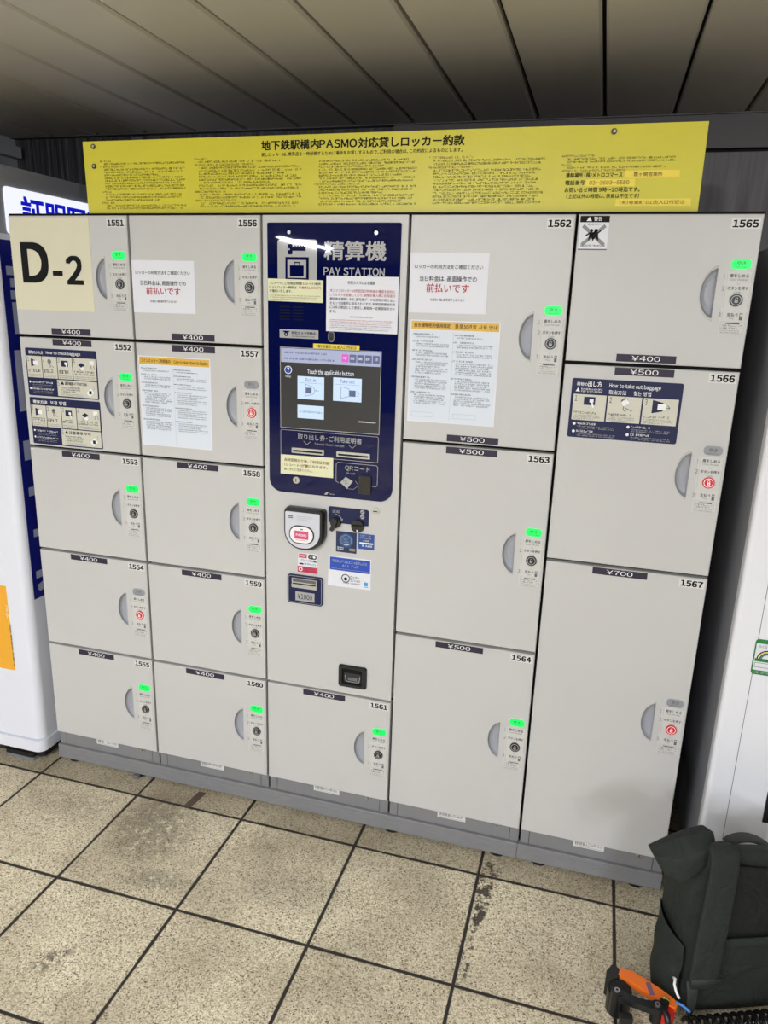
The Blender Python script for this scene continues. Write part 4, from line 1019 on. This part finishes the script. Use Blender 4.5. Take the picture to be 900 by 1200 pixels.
# ------------------------------------------------------------------ vending machine on the right
VX = 2.011
vm = empty('vending_machine', (2.45, 0.25, 0), 'white vending machine right of the lockers behind the backpack', 'vending machine')
b = MB(); b.box(VX + 0.002, 2.90, -0.012, 0.60, 0.06, 1.70, VMG); b.build('body', vm, 'grey side')
b = MB(); b.slab(FL(0), rr(VX, 2.90, -0.055, -0.016, (0.012, 0.012, 0.002, 0.002), 5), 0.07, 1.70, VMW); dr = b.build('door', vm, 'white front door')
for p in dr.data.polygons: p.use_smooth = False
VF = Fr((0, -0.055, 0), (1, 0, 0), (0, 0, 1))
s_ = MB(); s_.q(VF, 2.0655, 2.0668, 0.08, 1.69, .0004, INKGREY); s_.build('door_seam', dr, 'fine vertical seam')
s_ = MB(); s_.slab(VF, rr(2.0615, 2.140, .7165, .8065, .008), .0006, .0012, VGREEN)
s_.slab(VF, rr(2.0645, 2.138, .728, .796, .002), .0012, .0016, PAPER); s_.text(VF, 'みんなで', 2.0700, 2.094, .7855, .7925, .002, INKGREY)
for i, (rad, mm) in enumerate(((.022, BLACK), (.019, YSTRIP), (.016, TEAL), (.013, VGREEN))):
    s_.line(VF, [(2.092 + rad * math.cos(R_(a)), .757 + rad * math.sin(R_(a))) for a in range(0, 181, 15)], .0026, .002, mm)
s_.q(VF, 2.0655, 2.120, .7505, .7585, .0023, VGREEN); s_.frame(VF, 2.067, 2.135, .736, .747, .001, .002, INKGREY); s_.greek(VF, 2.068, 2.135, .7185, .7265, 1, .0016, SILVER, ragged=0)
s_.build('round_sticker', dr, 'green and white rainbow sticker')
s_ = MB(); s_.rect(VF, 2.147, 2.75, .325, .41, 0, .004, DARKP); s_.rect(VF, 2.157, 2.74, .333, .402, .004, .006, mat('window_smoke', (40, 38, 30), .15)); s_.build('dispensing_flap', dr, 'dark dispensing flap')
b = MB(); b.box(VX + .02, 2.88, -0.03, 0.58, 0.0, 0.06, DARKM); b.build('base', vm, 'black recessed base')

# ------------------------------------------------------------------ backpack
YAW = R_(22)
BL = Vector((math.cos(YAW), math.sin(YAW), 0)); BD = Vector((-math.sin(YAW), math.cos(YAW), 0)); BF = Vector((1.975, -.372, 0.0)); UP = Vector((0, 0, 1))
def bk(a, h, dd): return BF + BL * a + UP * h + BD * dd
BPK = empty('backpack', tuple(bk(.14, 0, .08)), 'dark green nylon roll-top backpack standing on the floor at the right', 'backpack')
def bag_body():
    b = MB(); rows = 26; segs = 44; vs = []
    for i in range(rows + 1):
        t = i / rows; h = .012 + .432 * t - .022 * 0
        bul = math.sin(math.pi * min(1, t * 1.15)) * .012
        depth = .155 * (1 - max(0, (t - .62) / .38) ** 1.5 * .86) * (0.93 + .07 * min(1, t / .08))
        x0 = -.012 - bul * .4 + .016 * max(0, t - .75) / .25 ; x1 = .275 + bul * .4
        top_drop = .030
        cx, hw = (x0 + x1) / 2, (x1 - x0) / 2; hd = depth / 2
        cd_ = .004 * t + hd + .012 * t * 0
        for k in range(segs):
            a = 2 * math.pi * k / segs; c, s = math.cos(a), math.sin(a); e = .38
            u = math.copysign(abs(c) ** e, c); v = math.copysign(abs(s) ** e, s)
            X_ = cx + hw * u; D_ = cd_ + hd * v
            wr = .0035 * math.sin(23 * t + 5 * u + 3 * v) * math.sin(9 * u + 14 * t) * (1 if t > .04 else 0)
            hh = h - top_drop * max(0, X_) / .275 * t
            vs.append(bk(X_, hh, D_ + wr - .008 * math.sin(math.pi * t) * (1 if v < 0 else -1) * (1 - abs(u) ** 3)))
    fs = [(i * segs + k, i * segs + (k + 1) % segs, (i + 1) * segs + (k + 1) % segs, (i + 1) * segs + k) for i in range(rows) for k in range(segs)]
    fs += [list(range(segs))[::-1], [rows * segs + k for k in range(segs)]]
    b.add(vs, fs, BAG, True)
    return b
o = bag_body().build('body', BPK)
def bag_subd(o, lv=1):
    s = o.modifiers.new('subsurf', 'SUBSURF'); s.levels = lv; s.render_levels = lv
# padded back panel, darker, between the straps, with a raised seam band below
b = MB(); G = 14
vs = []
for i in range(G + 1):
    for j in range(G + 1):
        a = .050 + .165 * i / G; h = .225 + .185 * j / G - .025 * (i / G) * (j / G)
        puff = .006 * (math.sin(math.pi * i / G) * math.sin(math.pi * j / G)) ** .4
        vs.append(bk(a, h, -.0075 - puff + .004 * abs(h - .2)))
b.add(vs, [(i * (G + 1) + j, (i + 1) * (G + 1) + j, (i + 1) * (G + 1) + j + 1, i * (G + 1) + j + 1) for i in range(G) for j in range(G)], BAGD, True)
o = b.build('back_panel', BPK, 'dark padded back panel'); s = o.modifiers.new('solid', 'SOLIDIFY'); s.thickness = .004; s.offset = -1
b = MB(); b.ribbon([bk(a, .213 - .01 * a, -.0125) for a in (.035, .09, .15, .21, .262)], UP, -BD, .022, .004, BAG); b.build('seam_band', BPK)
# wide shoulder strap running down from the top corner, tapering to a webbing tail
def strap(off, name_parts=True):
    pa = [(.022, .462, .010), (.024, .448, -.012), (.0235, .42, -.019), (.0225, .36, -.021), (.021, .30, -.022), (.018, .23, -.024), (.0155, .17, -.027), (.013, .13, -.029), (.012, .105, -.026)]
    P_ = [bk(a + off, h - .03 * off / .275, dd) for a, h, dd in pa]
    wv = [BL] * 9; nv = [-UP * .7 - BD * .7] + [-BD] * 8
    b = MB(); b.ribbon(P_, wv, nv, [.060, .062, .064, .065, .066, .067, .067, .066, .054], .010, BAG)
    st = b.build('shoulder_strap', BPK); bag_subd(st)
    c = MB(); c.ribbon([bk(off - .010 + .004 * i, h, dd) for i, (h, dd) in enumerate(((.128, -.026), (.095, -.028), (.06, -.026), (.025, -.018), (.006, -.012)))], BL, -BD, [.026, .024, .020, .016, .014], .003, BAGW)
    c.build('webbing', st, 'thin webbing tail')
    c = MB(); c.ribbon([bk(off + .018 + a, .133, -.0335 + .0005) for a in (-.034, 0, .034)], UP, -BD, .012, .004, BAGW); c.build('stitched_patch', st)
strap(0.0); strap(.222)
# side pocket bulging on the left flank
b = MB(); vs = []; NI, NJ = 10, 12
for j in range(NJ + 1):
    t = j / NJ
    for i in range(NI + 1):
        q = i / NI
        puff = .040 * math.sin(math.pi * (0.08 + .92 * q * .98 + .0)) * (.62 + .38 * math.sin(math.pi * min(1, .25 + t * .65)))
        puff += .003 * math.sin(15 * t + 6 * q)
        vs.append(bk(-.006 - puff * .85, .006 + .178 * t + .02 * q * t, .010 + .128 * q))
b.add(vs, [(j * (NI + 1) + i, j * (NI + 1) + i + 1, (j + 1) * (NI + 1) + i + 1, (j + 1) * (NI + 1) + i) for j in range(NJ) for i in range(NI)], BAG, True)
o = b.build('side_pocket', BPK); s = o.modifiers.new('solid', 'SOLIDIFY'); s.thickness = .004; bag_subd(o)
# roll-top end folded into a pointed ear hanging over the left shoulder
def ear():
    b = MB()
    fr_ = [(.030, .455, .045), (-.015, .452, .048), (-.065, .437, .050), (-.112, .420, .052)]      # top ridge
    md = [(.022, .440, .014), (-.020, .425, .010), (-.065, .408, .012), (-.110, .411, .030)]       # crease
    lo = [(.012, .408, .012), (-.014, .380, .006), (-.048, .354, .008), (-.082, .366, .026)]       # lower edge
    bk_ = [(.015, .415, .075), (-.012, .395, .070), (-.044, .375, .060), (-.080, .376, .060)]
    tp = [(.030, .440, .090), (-.015, .436, .085), (-.065, .424, .076), (-.110, .414, .064)]
    rows = [fr_, md, lo, bk_, tp]; n = 4
    vs = [bk(*p) for r in rows for p in r]
    fs = []
    for r in range(5):
        r2 = (r + 1) % 5
        for i in range(n - 1): fs.append((r * n + i, r * n + i + 1, r2 * n + i + 1, r2 * n + i))
    fs += [[r * n for r in range(5)], [r * n + n - 1 for r in range(5)][::-1]]
    b.add(vs, fs, BAG, True)
    return b
o = ear().build('roll_top_flap', BPK); 
bv = o.modifiers.new('bevel', 'BEVEL'); bv.width = .004; bv.segments = 2
bag_subd(o, 2)
# haul handle loop on top
pts = []; 
for i in range(15):
    t = i / 14; a = .064 + .120 * t
    pts.append(bk(a, (.418 - .03 * t + .022 * math.sin(math.pi * t) ** .7), .050 + .006 * math.sin(math.pi * t)))
b = MB(); tang = [(pts[min(i + 1, 14)] - pts[max(i - 1, 0)]).normalized() for i in range(15)]
acr = (BD * .80 + UP * .15 ).normalized()
b.ribbon(pts, acr, [acr.cross(tg).normalized() for tg in tang], .026, .004, BAGW); b.build('haul_handle', BPK, 'webbing grab loop')

# ------------------------------------------------------------------ folding arm and coiled cable in front of the backpack
fa = empty('folding_arm', (1.88, -.37, 0), 'orange and black folding arm lying on the floor before the backpack', 'folding arm')
FL0 = Fr((0, 0, 0), (1, 0, 0), (0, 1, 0))
AO = Vector((-.006, -.032, .032))
FZ = Fr(AO, (1, 0, 0), (0, 1, 0))
def bar(pts, w, z0, z1, m):
    b = MB(); L_, R2 = [], []
    P_ = [Vector(p) for p in pts]
    for i, p in enumerate(P_):
        t = (P_[min(i + 1, len(P_) - 1)] - P_[max(i - 1, 0)]).normalized(); nn = Vector((-t.y, t.x)); ww = (w[i] if isinstance(w, (list, tuple)) else w) / 2
        L_.append(p + nn * ww); R2.append(p - nn * ww)
    return b.slab(FZ, [tuple(p) for p in R2 + L_[::-1]], z0, z1, m)
b = bar([(1.836, -.327), (1.862, -.332), (1.890, -.346), (1.918, -.360), (1.945, -.3735), (1.957, -.381)], [.022, .030, .031, .030, .024, .014], .018, .034, ORANGE); o = b.build('orange_blade', fa, 'orange curved plastic blade'); bevel(o, .004, 2)
b = bar([(1.8985, -.3405), (1.9055, -.3705)], .010, .0342, .036, mat('mauve_band', (120, 92, 126), .5)); b.build('mauve_band', fa, 'mauve printed band')
b = MB(); b.cyl(FZ, 1.838, -.366, .027, -.032, .022, DARKP); b.cyl(FZ, 1.838, -.366, .020, .022, .030, DARKM); b.ring(FZ, 1.838, -.366, .021, .025, .0224, DARKM); b.build('pivot_drum', fa, 'black round pivot drum')
b = bar([(1.814, -.322), (1.838, -.336)], .030, -.032, .032, DARKP); o = b.build('end_block', fa, 'black end block'); bevel(o, .003)
b = bar([(1.829, -.392), (1.852, -.398), (1.885, -.403), (1.914, -.402)], [.022, .018, .017, .024], .026, .042, DARKP)
b.cyl(FZ, 1.829, -.392, .012, -.02, .044, DARKP); b.cyl(FZ, 1.914, -.402, .013, .0, .044, DARKP)
o = b.build('lever_arm', fa, 'black lever arm')
for (cx, cy) in ((1.829, -.392), (1.914, -.402)): MB().cyl(FZ, cx, cy, .006, .044, .047, CHROME).disc(FZ, cx, cy, .0028, .0473, BLACK).build('bolt', o, 'silver socket bolt')
b = bar([(1.850, -.420), (1.852, -.435)], .026, -.032, .020, DARKP); b.build('lower_block', fa)
b = MB(); b.cyl(FZ, 1.936, -.398, .016, -.032, .030, mat('red_anodised', (190, 40, 32), .35)); b.cyl(FZ, 1.930, -.385, .010, .030, .040, DARKP); b.sweep([tuple(Vector(p) + AO) for p in [(1.920, -.382, .02), (1.925, -.395, .036), (1.935, -.412, .030), (1.940, -.425, .012)]], .007, DARKP); b.sweep([tuple(Vector(p) + AO) for p in [(1.925, -.378, .032), (1.931, -.374, .042), (1.940, -.376, .038)]], .003, mat('olive_spring', (150, 140, 60), .4)); b.build('hinge', fa, 'red and black hinge')
b = MB(); b.sweep([tuple(Vector(p) + AO * 2.3) for p in [(1.951, -.330, .055), (1.953, -.337, .060), (1.951, -.346, .054), (1.955, -.356, .046), (1.962, -.362, .036)]], .0028, WHITE); b.build('zip_tie', fa, 'white cable tie')
b = MB(); b.sweep([tuple(Vector(p) + AO) for p in [(1.955, -.372, .034), (1.970, -.376, .033), (1.985, -.383, .028)]], .0032, mat('blue_cable', (70, 130, 200), .4)); b.build('blue_wire', fa, 'short blue wire')
# black coiled cable
pts = []; N = 13; per = 16
for i in range(N * per + 1):
    t = i / (N * per); ang = 2 * math.pi * i / per
    base_ = Vector((1.975, -.425, .0)).lerp(Vector((2.20, -.345, .0)), t); rad = .019 + .007 * t; ax = Vector((.94, .335, 0)).normalized(); sd = Vector((-ax.y, ax.x, 0))
    pts.append(base_ + sd * math.cos(ang) * rad + Vector((0, 0, .005 + rad + math.sin(ang) * rad)))
MB().sweep(pts, .0048, mat('glossy_black_cable', (16, 17, 20), .16), seg=8).build('coiled_cable', label='black glossy coiled cable on the floor at the foot of the backpack', cat='cable')
# brown tape residue on the floor
MB().slab(FL0, [(.528, -.084), (.552, -.086), (.565, -.004), (.538, -.004)], 0.0002, .0010, mat('brown_tape', (92, 74, 60), .55, var=.1, scale=40)).build('floor_tape', label='short strip of brown tape on the floor in front of the plinth', cat='tape')
